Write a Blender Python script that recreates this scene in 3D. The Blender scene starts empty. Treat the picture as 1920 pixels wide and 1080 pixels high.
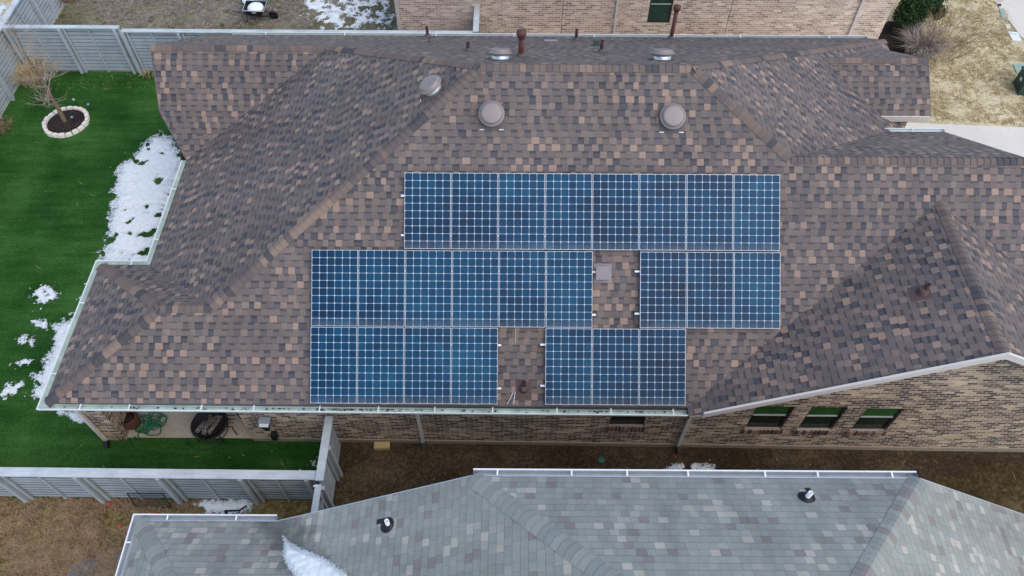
import bpy, math, random
from math import radians, sin, cos, tan, pi, floor
from mathutils import Vector, Matrix, noise
random.seed(7)
SC = bpy.context.scene
COL = SC.collection
# ------------------------------------------------------------------ camera, world, sun, exposure
F, TH, RO, H = 1461.0, radians(35.8), 0.006, 17.73
cd = bpy.data.cameras.new("camera"); cam = bpy.data.objects.new("camera", cd); COL.objects.link(cam)
cd.sensor_width = 36; cd.lens = 36 * F / 1920; cd.clip_end = 900; cd.clip_start = 0.1
CAMROT = Matrix.Rotation(TH, 3, 'X') @ Matrix.Rotation(RO, 3, 'Z')
cam.location = (0, 0, H); cam.rotation_euler = CAMROT.to_euler()
SC.camera = cam
SUN = Vector((0.42, -0.36, 0.84)).normalized()
w = bpy.data.worlds.new("World"); SC.world = w; w.use_nodes = True
wn = w.node_tree.nodes; bg = wn["Background"]
sky = wn.new("ShaderNodeTexSky"); sky.sky_type = 'NISHITA'; sky.sun_disc = False
sky.sun_elevation = math.asin(SUN.z); sky.sun_rotation = math.atan2(SUN.x, SUN.y)
sky.dust_density = 1.3; sky.air_density = 1.0; sky.ozone_density = 1.0; sky.altitude = 200
w.node_tree.links.new(sky.outputs[0], bg.inputs[0]); bg.inputs[1].default_value = 0.15
ld = bpy.data.lights.new("sun", 'SUN'); ld.energy = 0.9; ld.angle = radians(80); ld.color = (1.0, 0.86, 0.70)
sun = bpy.data.objects.new("sun", ld); COL.objects.link(sun); sun.rotation_euler = SUN.to_track_quat('Z', 'Y').to_euler()
sun.location = (8, -6, 30)
vs = SC.view_settings; vs.view_transform = 'Standard'; vs.look = 'None'; vs.exposure = 0.85; vs.gamma = 1.0
SC.cycles.use_denoising = True

# ------------------------------------------------------------------ pixel -> point on a real surface
CO = Vector((0, 0, H))
def ray(x, y): return CAMROT @ Vector(((x - 960) / F, (540 - y) / F, -1))
def at_z(x, y, z=0.0): d = ray(x, y); return CO + d * ((z - H) / d.z)
def at_y(x, y, Y): d = ray(x, y); return CO + d * (Y / d.y)
class Plane:                        # z = z0 + gx (x-x0) + gy (y-y0)
    def __init__(s, x0, y0, z0, gx, gy):
        s.a = (x0, y0, z0, gx, gy); s.n = Vector((-gx, -gy, 1)).normalized()
    def z(s, x, y): x0, y0, z0, gx, gy = s.a; return z0 + gx * (x - x0) + gy * (y - y0)
    def p(s, x, y): return Vector((x, y, s.z(x, y)))
    def px(s, x, y, off=0.0):
        d = ray(x, y); P = s.p(0, 0) + s.n * off
        return CO + d * ((P - CO).dot(s.n) / d.dot(s.n))

# ------------------------------------------------------------------ mesh builder
ZUP = Vector((0, 0, 1))
class MB:
    def __init__(s): s.v = []; s.f = []; s.uv = []; s.m = []; s.sm = []
    def poly(s, pts, uv=None, m=0, smooth=False):
        b = len(s.v); pts = [Vector(p) for p in pts]; s.v += pts
        s.f.append(list(range(b, b + len(pts)))); s.m.append(m); s.sm.append(smooth)
        if uv is None:
            n = Vector((0, 0, 0))
            for i in range(len(pts)):
                p, q = pts[i], pts[(i + 1) % len(pts)]; n += p.cross(q)
            n = n.normalized() if n.length > 1e-12 else ZUP.copy()
            u = ZUP.cross(n)
            u = u.normalized() if u.length > 0.02 else Vector((1, 0, 0))
            vv = n.cross(u); uv = [(p.dot(u), p.dot(vv)) for p in pts]
        s.uv.append(uv)
    def box(s, x0, x1, y0, y1, z0, z1, M=None, m=0):
        c = [Vector((x, y, z)) for z in (z0, z1) for y in (y0, y1) for x in (x0, x1)]
        if M is not None: c = [M @ p for p in c]
        for q in ((0, 2, 3, 1), (4, 5, 7, 6), (0, 1, 5, 4), (2, 6, 7, 3), (1, 3, 7, 5), (0, 4, 6, 2)):
            s.poly([c[i] for i in q], m=m)
    def bar(s, a, b, w, h, up=ZUP, m=0):          # square bar from a to b
        a, b = Vector(a), Vector(b); d = (b - a); L = d.length; d.normalize()
        u = d.cross(Vector(up)); 
        if u.length < 1e-4: u = d.cross(Vector((1, 0, 0)))
        u.normalize(); vv = u.cross(d)
        M = Matrix((u, d, vv)).transposed().to_4x4(); M.translation = a
        s.box(-w / 2, w / 2, 0, L, -h / 2, h / 2, M, m)
    def tube(s, path, r, n=8, cap=True, m=0, smooth=True):
        path = [Vector(p) for p in path]; k = len(path)
        rr = r if isinstance(r, (list, tuple)) else [r] * k
        rings = []; ref = Vector((0.31, 0.17, 0.93)).normalized()
        for i, p in enumerate(path):
            d = (path[min(i + 1, k - 1)] - path[max(i - 1, 0)]).normalized()
            u = d.cross(ref)
            if u.length < 0.1: u = d.cross(Vector((1, 0, 0)))
            u.normalize(); vv = d.cross(u)
            rings.append([p + (u * cos(2 * pi * j / n) + vv * sin(2 * pi * j / n)) * rr[i] for j in range(n)])
        b = len(s.v)
        for g in rings: s.v += g
        for i in range(k - 1):
            for j in range(n):
                a0 = b + i * n + j; a1 = b + i * n + (j + 1) % n
                s.f.append([a0, a1, a1 + n, a0 + n]); s.m.append(m); s.sm.append(smooth)
                s.uv.append([(j / n, i), ((j + 1) / n, i), ((j + 1) / n, i + 1), (j / n, i + 1)])
        if cap:
            s.poly(list(reversed(rings[0])), m=m); s.poly(rings[-1], m=m)
    def lathe(s, prof, n=24, M=None, m=0, smooth=True):     # prof: (r, z)
        b = len(s.v); M = M or Matrix.Identity(4); k = len(prof)
        for r, z in prof:
            s.v += [M @ Vector((r * cos(2 * pi * j / n), r * sin(2 * pi * j / n), z)) for j in range(n)]
        for i in range(k - 1):
            for j in range(n):
                a0 = b + i * n + j; a1 = b + i * n + (j + 1) % n
                s.f.append([a0, a1, a1 + n, a0 + n]); s.m.append(m); s.sm.append(smooth)
                s.uv.append([(j / n, i), ((j + 1) / n, i), ((j + 1) / n, i + 1), (j / n, i + 1)])
        s.f.append([b + (k - 1) * n + j for j in range(n)]); s.m.append(m); s.sm.append(False)
        s.uv.append([(0, 0)] * n)
    def build(s, name, mats, parent=None, local=False):
        if not isinstance(mats, (list, tuple)): mats = [mats]
        me = bpy.data.meshes.new(name)
        off = Vector((0, 0, 0))
        if parent is not None and not local: off = world_loc(parent)
        me.from_pydata([tuple(p - off) for p in s.v], [], s.f)
        ul = me.uv_layers.new(name="UVMap")
        flat = [c for f in s.uv for p in f for c in p]
        ul.data.foreach_set("uv", flat)
        me.polygons.foreach_set("material_index", s.m); me.polygons.foreach_set("use_smooth", s.sm)
        for mt in mats: me.materials.append(mt)
        me.update()
        o = bpy.data.objects.new(name, me); COL.objects.link(o)
        if parent is not None: o.parent = parent
        return o
def world_loc(o):
    p = Vector(o.location)
    while o.parent is not None: o = o.parent; p += Vector(o.location)
    return p
def tag(o, label=None, cat=None, group=None, kind=None):
    if label: o['label'] = label
    if cat: o['category'] = cat
    if group: o['group'] = group
    if kind: o['kind'] = kind
    return o
def thing(name, label, cat, loc=(0, 0, 0), rot=None, group=None):
    o = bpy.data.objects.new(name, None); COL.objects.link(o); o.empty_display_size = 0.2
    o.location = loc
    if rot is not None: o.rotation_euler = rot
    return tag(o, label, cat, group)
def kids(o): return [c for c in bpy.data.objects if c.parent == o]
def copy_tree(o, parent=None, ch=None):
    c = o.copy(); COL.objects.link(c)
    if parent is not None: c.parent = parent
    for k in kids(o): copy_tree(k, c)
    return c
def frame_of(n, up=ZUP):            # rotation whose z is n and whose y points up the slope
    n = Vector(n).normalized(); x = Vector(up).cross(n)
    x = x.normalized() if x.length > 1e-3 else Vector((1, 0, 0))
    return Matrix((x, n.cross(x), n)).transposed()

# ------------------------------------------------------------------ node helper
class NT:
    def __init__(s, name, rough=0.8, spec=0.3, metal=0.0):
        s.mat = bpy.data.materials.new(name); s.mat.use_nodes = True
        s.t = s.mat.node_tree; s.n = s.t.nodes; s.b = s.n["Principled BSDF"]
        s.b.inputs["Roughness"].default_value = rough; s.b.inputs["Metallic"].default_value = metal
        s.b.inputs["Specular IOR Level"].default_value = spec
    def lk(s, a, sock):
        if isinstance(a, (int, float)): sock.default_value = a
        elif isinstance(a, (tuple, list)):
            sock.default_value = tuple(a) if len(a) == len(sock.default_value) else tuple(a) + (1.0,)
        else: s.t.links.new(a, sock)
    def m(s, op, a, b=None, c=None):
        q = s.n.new("ShaderNodeMath"); q.operation = op
        for i, x in enumerate((a, b, c)):
            if x is not None: s.lk(x, q.inputs[i])
        return q.outputs[0]
    def uv(s):
        q = s.n.new("ShaderNodeUVMap"); q.uv_map = "UVMap"; return q.outputs[0]
    def pos(s): return s.n.new("ShaderNodeNewGeometry").outputs["Position"]
    def obj(s): return s.n.new("ShaderNodeTexCoord").outputs["Object"]
    def sep(s, v):
        q = s.n.new("ShaderNodeSeparateXYZ"); s.lk(v, q.inputs[0]); return q.outputs[0], q.outputs[1], q.outputs[2]
    def comb(s, x, y, z=0.0):
        q = s.n.new("ShaderNodeCombineXYZ"); s.lk(x, q.inputs[0]); s.lk(y, q.inputs[1]); s.lk(z, q.inputs[2]); return q.outputs[0]
    def noise(s, v, scale, detail=3, rough=0.55, dist=0.0, color=False):
        q = s.n.new("ShaderNodeTexNoise"); s.lk(v, q.inputs["Vector"]); q.inputs["Scale"].default_value = scale
        q.inputs["Detail"].default_value = detail; q.inputs["Roughness"].default_value = rough; q.inputs["Distortion"].default_value = dist
        return q.outputs["Color" if color else "Fac"]
    def white(s, v, dim='3D'):
        q = s.n.new("ShaderNodeTexWhiteNoise"); q.noise_dimensions = dim
        s.lk(v, q.inputs["Vector"]); return q.outputs["Value"]
    def voro(s, v, scale, feature='F1', out="Distance", rnd=1.0):
        q = s.n.new("ShaderNodeTexVoronoi"); q.feature = feature; s.lk(v, q.inputs["Vector"])
        q.inputs["Scale"].default_value = scale; q.inputs["Randomness"].default_value = rnd; return q.outputs[out]
    def ramp(s, fac, stops, const=False):
        q = s.n.new("ShaderNodeValToRGB"); e = q.color_ramp.elements
        q.color_ramp.interpolation = 'CONSTANT' if const else 'LINEAR'
        while len(e) < len(stops): e.new(0.5)
        for i, (p, c) in enumerate(stops):
            e[i].position = p; e[i].color = (tuple(c) + (1.0,)) if not isinstance(c, (int, float)) else (c, c, c, 1)
        s.lk(fac, q.inputs[0]); return q.outputs[0]
    def mix(s, f, a, b, mode='MIX'):
        q = s.n.new("ShaderNodeMix"); q.data_type = 'RGBA'; q.blend_type = mode
        s.lk(f, q.inputs[0]); s.lk(a, q.inputs[6]); s.lk(b, q.inputs[7]); return q.outputs[2]
    def scale(s, col, f):           # colour times a factor socket
        q = s.n.new("ShaderNodeMix"); q.data_type = 'RGBA'; q.blend_type = 'MULTIPLY'; q.inputs[0].default_value = 1
        s.lk(col, q.inputs[6]); g = s.comb(f, f, f); s.lk(g, q.inputs[7]); return q.outputs[2]
    def bump(s, h, strength=0.5, dist=0.01):
        q = s.n.new("ShaderNodeBump"); q.inputs["Strength"].default_value = strength; q.inputs["Distance"].default_value = dist
        s.lk(h, q.inputs["Height"]); s.t.links.new(q.outputs[0], s.b.inputs["Normal"])
    def col(s, c): s.lk(c, s.b.inputs["Base Color"]); return s
    def mr(s, x, a, b, c, d):
        q = s.n.new("ShaderNodeMapRange"); s.lk(x, q.inputs[0])
        for i, y in enumerate((a, b, c, d)): q.inputs[i + 1].default_value = y
        return q.outputs[0]
def L(r, g, b):                      # sRGB 0-255 -> linear
    f = lambda c: c / 12.92 if c <= 0.04045 else ((c + 0.055) / 1.055) ** 2.4
    return tuple(f(x / 255) for x in (r, g, b))
def flat(name, c, rough=0.6, spec=0.4, metal=0.0, var=0.12, sc=6.0):
    t = NT(name, rough, spec, metal); p = t.obj()
    f = t.mr(t.noise(p, sc, 4), 0.25, 0.75, 1 - var, 1 + var)
    t.col(t.scale(tuple(c) + (1.0,), f)); return t.mat

def shingle(name, teeth, gaps, rowh, cw, warp, shadow, gain=1.0, merge=0.0, wet=None):
    t = NT(name, 0.72, 0.5); u, v, _ = t.sep(t.uv())
    r = t.m('FLOOR', t.m('DIVIDE', v, rowh)); fr = t.m('FRACT', t.m('DIVIDE', v, rowh))
    rr = t.white(t.comb(r, 3.3, 1.7))
    u1 = t.m('ADD', u, t.m('MULTIPLY', rr, 13.7))
    wv = t.m('MULTIPLY', t.m('SUBTRACT', t.noise(t.comb(u1, t.m('MULTIPLY', r, 5.31)), 4.2, 1), 0.5), warp)
    uu = t.m('DIVIDE', t.m('ADD', u1, wv), cw)
    c = t.m('FLOOR', uu); fu = t.m('FRACT', uu)
    rnd = t.white(t.comb(c, r, 0.5)); rnd2 = t.white(t.comb(c, r, 7.5))
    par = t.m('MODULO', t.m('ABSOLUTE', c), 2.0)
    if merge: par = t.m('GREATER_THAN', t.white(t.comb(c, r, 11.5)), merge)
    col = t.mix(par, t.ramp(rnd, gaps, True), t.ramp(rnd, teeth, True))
    # printed band with painted shadow heading recessed tabs; painted shadow at every course butt
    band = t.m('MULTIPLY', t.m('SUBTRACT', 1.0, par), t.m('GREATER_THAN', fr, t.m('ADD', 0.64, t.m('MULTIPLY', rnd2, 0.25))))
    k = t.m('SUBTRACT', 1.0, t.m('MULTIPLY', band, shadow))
    line = t.m('LESS_THAN', fr, 0.07)
    k = t.m('MULTIPLY', k, t.m('SUBTRACT', 1.0, t.m('MULTIPLY', line, 0.33)))
    vl = t.m('LESS_THAN', fu, 0.05); k = t.m('MULTIPLY', k, t.m('SUBTRACT', 1.0, t.m('MULTIPLY', vl, 0.22)))
    p = t.pos()
    k = t.m('MULTIPLY', k, t.mr(t.noise(p, 85, 2, 0.7), 0.3, 0.7, 0.86, 1.14))
    k = t.m('MULTIPLY', k, t.mr(t.noise(p, 0.7, 3), 0.3, 0.7, 0.90, 1.08))
    k = t.m('MULTIPLY', k, t.mr(t.noise(t.comb(t.m('MULTIPLY', u, 2.2), t.m('MULTIPLY', v, 0.16)), 1.0, 3), 0.32, 0.68, 0.88, 1.09))
    k = t.m('MULTIPLY', k, t.mr(rnd2, 0, 1, 0.94 * gain, 1.06 * gain))
    if wet:                       # damp run-off stain where snow melts into the valley
        sx, sy, sz = t.sep(p); a0, b0 = wet[0], wet[1]; q = 0
        ex, ey = b0[0] - a0[0], b0[1] - a0[1]; l2 = ex * ex + ey * ey
        tt_ = t.m('MINIMUM', t.m('MAXIMUM', t.m('DIVIDE', t.m('ADD', t.m('MULTIPLY', t.m('SUBTRACT', sx, a0[0]), ex), t.m('MULTIPLY', t.m('SUBTRACT', sy, a0[1]), ey)), l2), 0.0), 1.0)
        dx = t.m('SUBTRACT', sx, t.m('ADD', a0[0], t.m('MULTIPLY', tt_, ex))); dy = t.m('SUBTRACT', sy, t.m('ADD', a0[1], t.m('MULTIPLY', tt_, ey)))
        ds_ = t.m('SQRT', t.m('ADD', t.m('MULTIPLY', dx, dx), t.m('MULTIPLY', dy, dy)))
        ds_ = t.m('ADD', ds_, t.m('MULTIPLY', t.m('SUBTRACT', t.noise(p, 4.0, 4, 0.65), 0.5), 0.9))
        ds_ = t.m('ADD', ds_, t.m('MULTIPLY', t.m('SUBTRACT', rnd2, 0.5), 0.14))
        k = t.m('MULTIPLY', k, t.mr(ds_, 0.12, 0.55, 0.50, 1.0))
    t.col(t.scale(col, k))
    h = t.m('ADD', t.m('MULTIPLY', par, 0.5), t.m('SUBTRACT', 1.0, fr))
    h = t.m('ADD', h, t.m('MULTIPLY', t.noise(p, 60, 2), 0.35))
    t.bump(h, 0.55, 0.008)
    return t.mat
def capmat(name, stops, gain=1.0):
    t = NT(name, 0.92, 0.25); u, v, _ = t.sep(t.uv())
    c = t.m('FLOOR', u); rnd = t.white(t.comb(c, 2.5, 0.5))
    k = t.mr(t.noise(t.pos(), 70, 2, 0.7), 0.3, 0.7, 0.82 * gain, 1.18 * gain)
    edge = t.m('LESS_THAN', t.m('FRACT', u), 0.08)
    k = t.m('MULTIPLY', k, t.m('SUBTRACT', 1.0, t.m('MULTIPLY', edge, 0.28)))
    t.col(t.scale(t.ramp(rnd, stops, True), k)); return t.mat
def brick(name, stops, mortar, bw, rh, mw=0.014, patch=None, gain=1.0):
    t = NT(name, 0.88, 0.25); u, v, _ = t.sep(t.uv())
    r = t.m('FLOOR', t.m('DIVIDE', v, rh)); fr = t.m('FRACT', t.m('DIVIDE', v, rh))
    uu = t.m('ADD', t.m('DIVIDE', u, bw), t.m('ADD', t.m('MULTIPLY', r, 0.5), t.m('MULTIPLY', t.white(t.comb(r, 1.5, 2.5)), 0.12)))
    c = t.m('FLOOR', uu); fu = t.m('FRACT', uu)
    rnd = t.white(t.comb(c, r, 0.5)); rnd2 = t.white(t.comb(c, r, 4.5))
    p = t.pos(); big = t.noise(p, 0.9, 3)
    f = t.m('ADD', t.m('MULTIPLY', rnd, 0.8), t.mr(big, 0.3, 0.7, -0.12, 0.32))
    col = t.scale(t.ramp(f, stops), t.mr(rnd2, 0, 1, 0.75 * gain, 1.2 * gain))
    mo = t.m('MAXIMUM', t.m('LESS_THAN', fr, mw / rh), t.m('LESS_THAN', fu, mw / bw))
    col = t.mix(mo, col, tuple(x * gain for x in mortar) + (1.0,))
    k = t.mr(t.noise(p, 45, 3), 0.3, 0.7, 0.85, 1.15)
    t.col(t.scale(col, k))
    t.bump(t.m('ADD', t.m('SUBTRACT', 1.0, mo), t.m('MULTIPLY', t.noise(p, 60, 2), 0.3)), 0.6, 0.008)
    return t.mat
def ground_mat(name, c0, c1, c2, fine=22.0, big=0.6, bump=0.03, spots=None, q0=0.72, q1=1.22):
    t = NT(name, 1.0, 0.05); p = t.pos()
    a = t.noise(p, fine, 5, 0.72, 0.6); b = t.noise(p, big, 4, 0.6)
    f = t.m('ADD', t.m('MULTIPLY', a, 0.62), t.m('MULTIPLY', b, 0.48))
    col = t.ramp(f, [(0.36, c0), (0.54, c1), (0.72, c2)])
    q = t.noise(p, 5.5, 4, 0.65, 1.0)
    col = t.scale(col, t.mr(q, 0.3, 0.7, q0, q1))
    if spots:
        s_ = t.noise(p, 2.1, 4, 0.6, 0.5); col = t.mix(t.mr(s_, 0.56, 0.70, 0, 0.85), col, tuple(spots) + (1.0,))
    t.col(col); t.bump(t.m('ADD', a, t.m('MULTIPLY', q, 0.8)), 0.9, bump); return t.mat

M = {}
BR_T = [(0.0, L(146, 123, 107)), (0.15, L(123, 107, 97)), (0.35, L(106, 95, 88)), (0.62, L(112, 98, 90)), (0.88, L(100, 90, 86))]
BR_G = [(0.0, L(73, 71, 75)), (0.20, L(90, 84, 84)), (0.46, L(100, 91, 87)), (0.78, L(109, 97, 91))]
M['shingle'] = shingle("brown_shingle", BR_T, BR_G, 0.1477, 0.138, 0.16, 0.50)
GR_T = [(0.0, L(172, 167, 154)), (0.06, L(157, 157, 147)), (0.14, L(144, 147, 138)), (0.52, L(138, 142, 134)), (0.78, L(143, 143, 134)), (0.93, L(131, 126, 118))]
M['shingle_grey'] = shingle("grey_shingle", GR_T, GR_T, 0.1477, 0.158, 0.14, 0.05, wet=((-4.7, 5.3), (-3.6, 4.1)))
M['cap'] = capmat("brown_ridge_cap", [(0.0, L(134, 116, 103)), (0.12, L(116, 102, 93)), (0.45, L(107, 96, 90)), (0.72, L(99, 91, 88)), (0.90, L(80, 77, 78))])
M['cap_grey'] = capmat("grey_ridge_cap", [(0.0, L(135, 141, 135)), (0.3, L(147, 150, 142)), (0.55, L(140, 143, 136)), (0.75, L(129, 134, 130)), (0.92, L(135, 130, 123))])
M['brick'] = brick("dark_mixed_brick", [(0.0, L(50, 43, 42)), (0.30, L(88, 70, 61)), (0.52, L(134, 110, 92)), (0.75, L(184, 160, 130)), (1.0, L(208, 186, 154))], L(218, 204, 184), 0.235, 0.0795, 0.016)
M['brick_tan'] = brick("pale_tan_brick", [(0.0, L(146, 122, 110)), (0.3, L(186, 158, 142)), (0.6, L(206, 182, 163)), (1.0, L(222, 202, 182))], L(232, 222, 208), 0.235, 0.0795, 0.016)
M['brick_grey'] = brick("grey_brick", [(0.0, L(90, 85, 80)), (0.5, L(130, 122, 114)), (1.0, L(160, 150, 140))], L(180, 175, 165), 0.235, 0.0795)
M['concrete'] = ground_mat("pale_concrete", L(206, 200, 186), L(214, 207, 193), L(222, 215, 200), 40, 0.7, 0.001, None, 0.95, 1.04)
M['patio'] = ground_mat("patio_concrete", L(150, 138, 122), L(176, 164, 146), L(190, 178, 160), 30, 0.9, 0.002, None, 0.9, 1.08)
M['found'] = flat("foundation_concrete", L(150, 138, 118), 0.9, 0.2)
M['tan_lawn'] = ground_mat("dormant_lawn", L(136, 120, 88), L(208, 194, 156), L(234, 222, 186), 20, 0.35, 0.05)
M['olive_lawn'] = ground_mat("patchy_winter_lawn", L(66, 66, 42), L(122, 118, 94), L(164, 158, 136), 12, 0.5, 0.05, L(70, 78, 36))
M['brown_lawn'] = ground_mat("brown_winter_lawn", L(58, 50, 30), L(130, 114, 74), L(178, 160, 116), 12, 0.4, 0.07, L(70, 66, 34), 0.55, 1.3)
M['dirt'] = ground_mat("damp_side_yard", L(40, 33, 25), L(74, 62, 47), L(114, 100, 77), 14, 0.5, 0.04, L(72, 56, 36))
M['side_lawn'] = ground_mat('rough_side_lawn', L(42, 36, 24), L(86, 74, 50), L(126, 112, 78), 12, 0.5, 0.06, L(62, 56, 32), 0.6, 1.25)
M['mulch'] = ground_mat("dark_mulch", L(28, 24, 24), L(54, 46, 44), L(90, 78, 72), 24, 1.0, 0.04)
M['gravel'] = ground_mat("wet_grey_patch", L(84, 84, 84), L(120, 120, 122), L(148, 146, 146), 18, 1.0, 0.02)
t = NT("artificial_turf", 0.95, 0.1); p = t.pos()
a = t.noise(p, 30, 4, 0.7); b = t.noise(p, 0.55, 3); x, y, z = t.sep(p)
st = t.noise(t.comb(t.m('MULTIPLY', x, 0.6), t.m('MULTIPLY', y, 5.0)), 1.0, 2)
f = t.m('ADD', t.m('MULTIPLY', a, 0.45), t.m('ADD', t.m('MULTIPLY', b, 0.42), t.m('MULTIPLY', st, 0.18)))
t.col(t.ramp(f, [(0.36, L(22, 46, 15)), (0.5, L(38, 78, 28)), (0.66, L(72, 112, 52))])); t.bump(a, 0.8, 0.03); M['turf'] = t.mat
M['gutter'] = flat("pale_mint_gutter", L(182, 200, 190), 0.45, 0.4, 0, 0.30, 2.6)
M['gutter_lip'] = flat("white_gutter_lip", L(220, 226, 222), 0.45, 0.4, 0, 0.04)
M['white_metal'] = flat("bright_white_metal", L(232, 236, 238), 0.4, 0.5, 0, 0.05)
M['grey_metal'] = flat("grey_aluminium", L(176, 184, 188), 0.4, 0.5, 0.3)
M['trim'] = flat("cream_trim_paint", L(214, 206, 196), 0.6, 0.4, 0, 0.05)
M['downspout'] = flat("taupe_downspout", L(204, 197, 190), 0.5, 0.4)
M['soffit'] = flat("soffit_paint", L(200, 190, 176), 0.8, 0.2)
M['black'] = flat("black_plastic", L(26, 26, 28), 0.5, 0.4)
M['iron'] = flat("black_iron", L(34, 33, 35), 0.55, 0.4)
M['rust'] = flat("red_brown_pipe", L(92, 54, 46), 0.6, 0.35, 0, 0.25)
M['rust_dark'] = flat("dark_brown_pipe", L(64, 40, 38), 0.6, 0.35, 0, 0.25)
M['vent'] = flat("taupe_vent_cap", L(136, 126, 122), 0.42, 0.5, 0.1, 0.10, 3.0)
M['silver'] = flat("galvanised_silver", L(206, 214, 216), 0.32, 0.5, 0.6)
M['flash_red'] = flat('faded_red_brown_flashing', L(92, 76, 72), 0.7, 0.3)
M['flash'] = flat("brown_flashing", L(98, 91, 89), 0.8, 0.3)
M['vent_pale'] = flat("grey_box_vent", L(136, 127, 126), 0.5, 0.4)
M['glass'] = flat("dark_window_glass", L(26, 40, 34), 0.08, 0.5, 0, 0.3)
M['glass_green'] = flat("green_window_glass", L(42, 86, 44), 0.12, 0.5, 0, 0.25, 2.5)  # green base colour of the upper sash panes, no blind behind
M['glass_teal'] = flat("teal_window_glass", L(34, 64, 56), 0.08, 0.5, 0, 0.3)
M['wframe'] = flat("bronze_window_frame", L(52, 50, 52), 0.5, 0.4)
M['rail_grey'] = flat("grey_sash_rail", L(176, 180, 178), 0.5, 0.4)
M['mortar'] = flat('pale_mortar', L(172, 160, 146), 0.9, 0.2)
M['stone'] = flat("white_edging_stone", L(228, 220, 204), 0.85, 0.3, 0, 0.12, 12)
M['tan_block'] = flat("tan_block", L(190, 168, 118), 0.85, 0.3, 0, 0.12, 10)
M['green_box'] = flat("dark_green_enamel", L(44, 70, 62), 0.5, 0.4)
M['green_lid'] = flat("green_plastic_lid", L(48, 104, 86), 0.6, 0.3)
M['pale_lid'] = flat("pale_green_lid", L(150, 172, 156), 0.7, 0.3)
M['hose'] = flat("green_hose", L(26, 104, 70), 0.4, 0.5)
M['pot'] = flat("brown_glazed_pot", L(98, 62, 48), 0.35, 0.5)
M['white_pot'] = flat("white_speckled_pot", L(190, 184, 180), 0.6, 0.3, 0, 0.5, 18)
M['log'] = flat("grey_split_log", L(140, 132, 124), 0.9, 0.2, 0, 0.35, 9)
M['red'] = flat("red_plastic", L(206, 62, 62), 0.5, 0.4)
M['blue'] = flat("pale_blue_glass", L(120, 148, 166), 0.25, 0.5)
M['leaf_litter'] = flat("fallen_leaf", L(160, 148, 110), 0.9, 0.2, 0, 0.35, 3)
M['straw'] = flat("straw_blade", L(188, 168, 124), 0.9, 0.2, 0, 0.3, 4)
M['straw_grey'] = flat("grey_dry_blade", L(158, 146, 138), 0.9, 0.2, 0, 0.3, 4)
M['straw_brown'] = flat("brown_dry_blade", L(150, 126, 98), 0.9, 0.2, 0, 0.3, 4)
M['bark'] = flat("pale_brown_bark", L(134, 112, 92), 0.95, 0.2, 0, 0.3, 14)
M['twig'] = flat("grey_twig", L(172, 156, 140), 0.95, 0.2, 0, 0.25, 8)
t = NT("evergreen_leaf", 0.7, 0.3); rn = t.white(t.m('MULTIPLY', t.noise(t.pos(), 9, 1), 1.0)) if False else t.noise(t.pos(), 7, 3)
t.col(t.ramp(rn, [(0.3, L(20, 40, 20)), (0.5, L(40, 70, 34)), (0.72, L(74, 104, 52))])); M['leaf'] = t.mat
t = NT("autumn_leaf", 0.8, 0.2)
t.col(t.ramp(t.noise(t.pos(), 9, 3), [(0.3, L(70, 80, 36)), (0.5, L(130, 112, 60)), (0.62, L(190, 110, 50)), (0.72, L(150, 130, 84))])); M['leaf_autumn'] = t.mat
def wood(name, c, gain=1.0):
    t = NT(name, 0.9, 0.2); u, v, _ = t.sep(t.uv()); p = t.pos()
    g = t.noise(t.comb(t.m('MULTIPLY', u, 1.2), t.m('MULTIPLY', v, 40.0)), 1.0, 3)
    b = t.noise(p, 1.7, 5, 0.65)
    k = t.m('MULTIPLY', t.mr(g, 0.3, 0.7, 0.86, 1.12), t.mr(b, 0.3, 0.7, 0.80, 1.14))
    t.col(t.scale(tuple(c) + (1.0,), k)); t.bump(g, 0.3, 0.004); return t.mat
M['board'] = wood("weathered_grey_board", L(172, 179, 182))
M['post'] = wood("grey_fence_post", L(176, 183, 184))
M['fcap'] = wood("bleached_fence_cap", L(188, 196, 197))
M['joint'] = flat('dark_board_joint', L(62, 68, 74), 0.95, 0.1)
t = NT("snow", 0.75, 0.25); u, v, _ = t.sep(t.uv()); b = t.noise(t.pos(), 9, 4); fn = t.noise(t.pos(), 26, 5, 0.72)
cv = t.m('ADD', t.m('MULTIPLY', u, 1.45), t.m('MULTIPLY', t.m('SUBTRACT', fn, 0.5), 3.6))
t.col(t.mix(t.mr(cv, 0.2, 1.3, 0.0, 1.0), (0.50, 0.56, 0.58, 1.0), t.ramp(b, [(0.3, (0.74, 0.79, 0.77)), (0.7, (0.87, 0.90, 0.87))])))
t.lk(t.mr(cv, 0.12, 0.5, 0.0, 1.0), t.b.inputs["Alpha"]); t.bump(fn, 0.5, 0.03); M['snow'] = t.mat
M['snow_heap'] = flat('packed_snow', (0.86, 0.89, 0.87), 0.75, 0.25, 0, 0.05, 9)
# solar cells: 6 x 10 cut-corner cells on a white back sheet, under glass
t = NT("solar_cell_sheet", 0.25, 0.13); u, v, _ = t.sep(t.uv())
fx = t.m('ABSOLUTE', t.m('SUBTRACT', t.m('FRACT', u), 0.5)); fy = t.m('ABSOLUTE', t.m('SUBTRACT', t.m('FRACT', v), 0.5))
ln = t.m('MAXIMUM', t.m('GREATER_THAN', fx, 0.481), t.m('GREATER_THAN', fy, 0.481))
ln = t.m('MAXIMUM', ln, t.m('GREATER_THAN', t.m('ADD', fx, fy), 0.862))
oi = t.n.new("ShaderNodeObjectInfo"); orr = oi.outputs["Random"]
cid = t.comb(t.m('FLOOR', u), t.m('FLOOR', v), t.m('MULTIPLY', orr, 91.7))
r1 = t.white(cid); big = t.noise(t.pos(), 0.9, 3)
ff = t.m('ADD', t.m('MULTIPLY', r1, 0.26), t.m('ADD', t.m('MULTIPLY', orr, 0.34), t.mr(big, 0.3, 0.7, 0.0, 0.5)))
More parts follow.
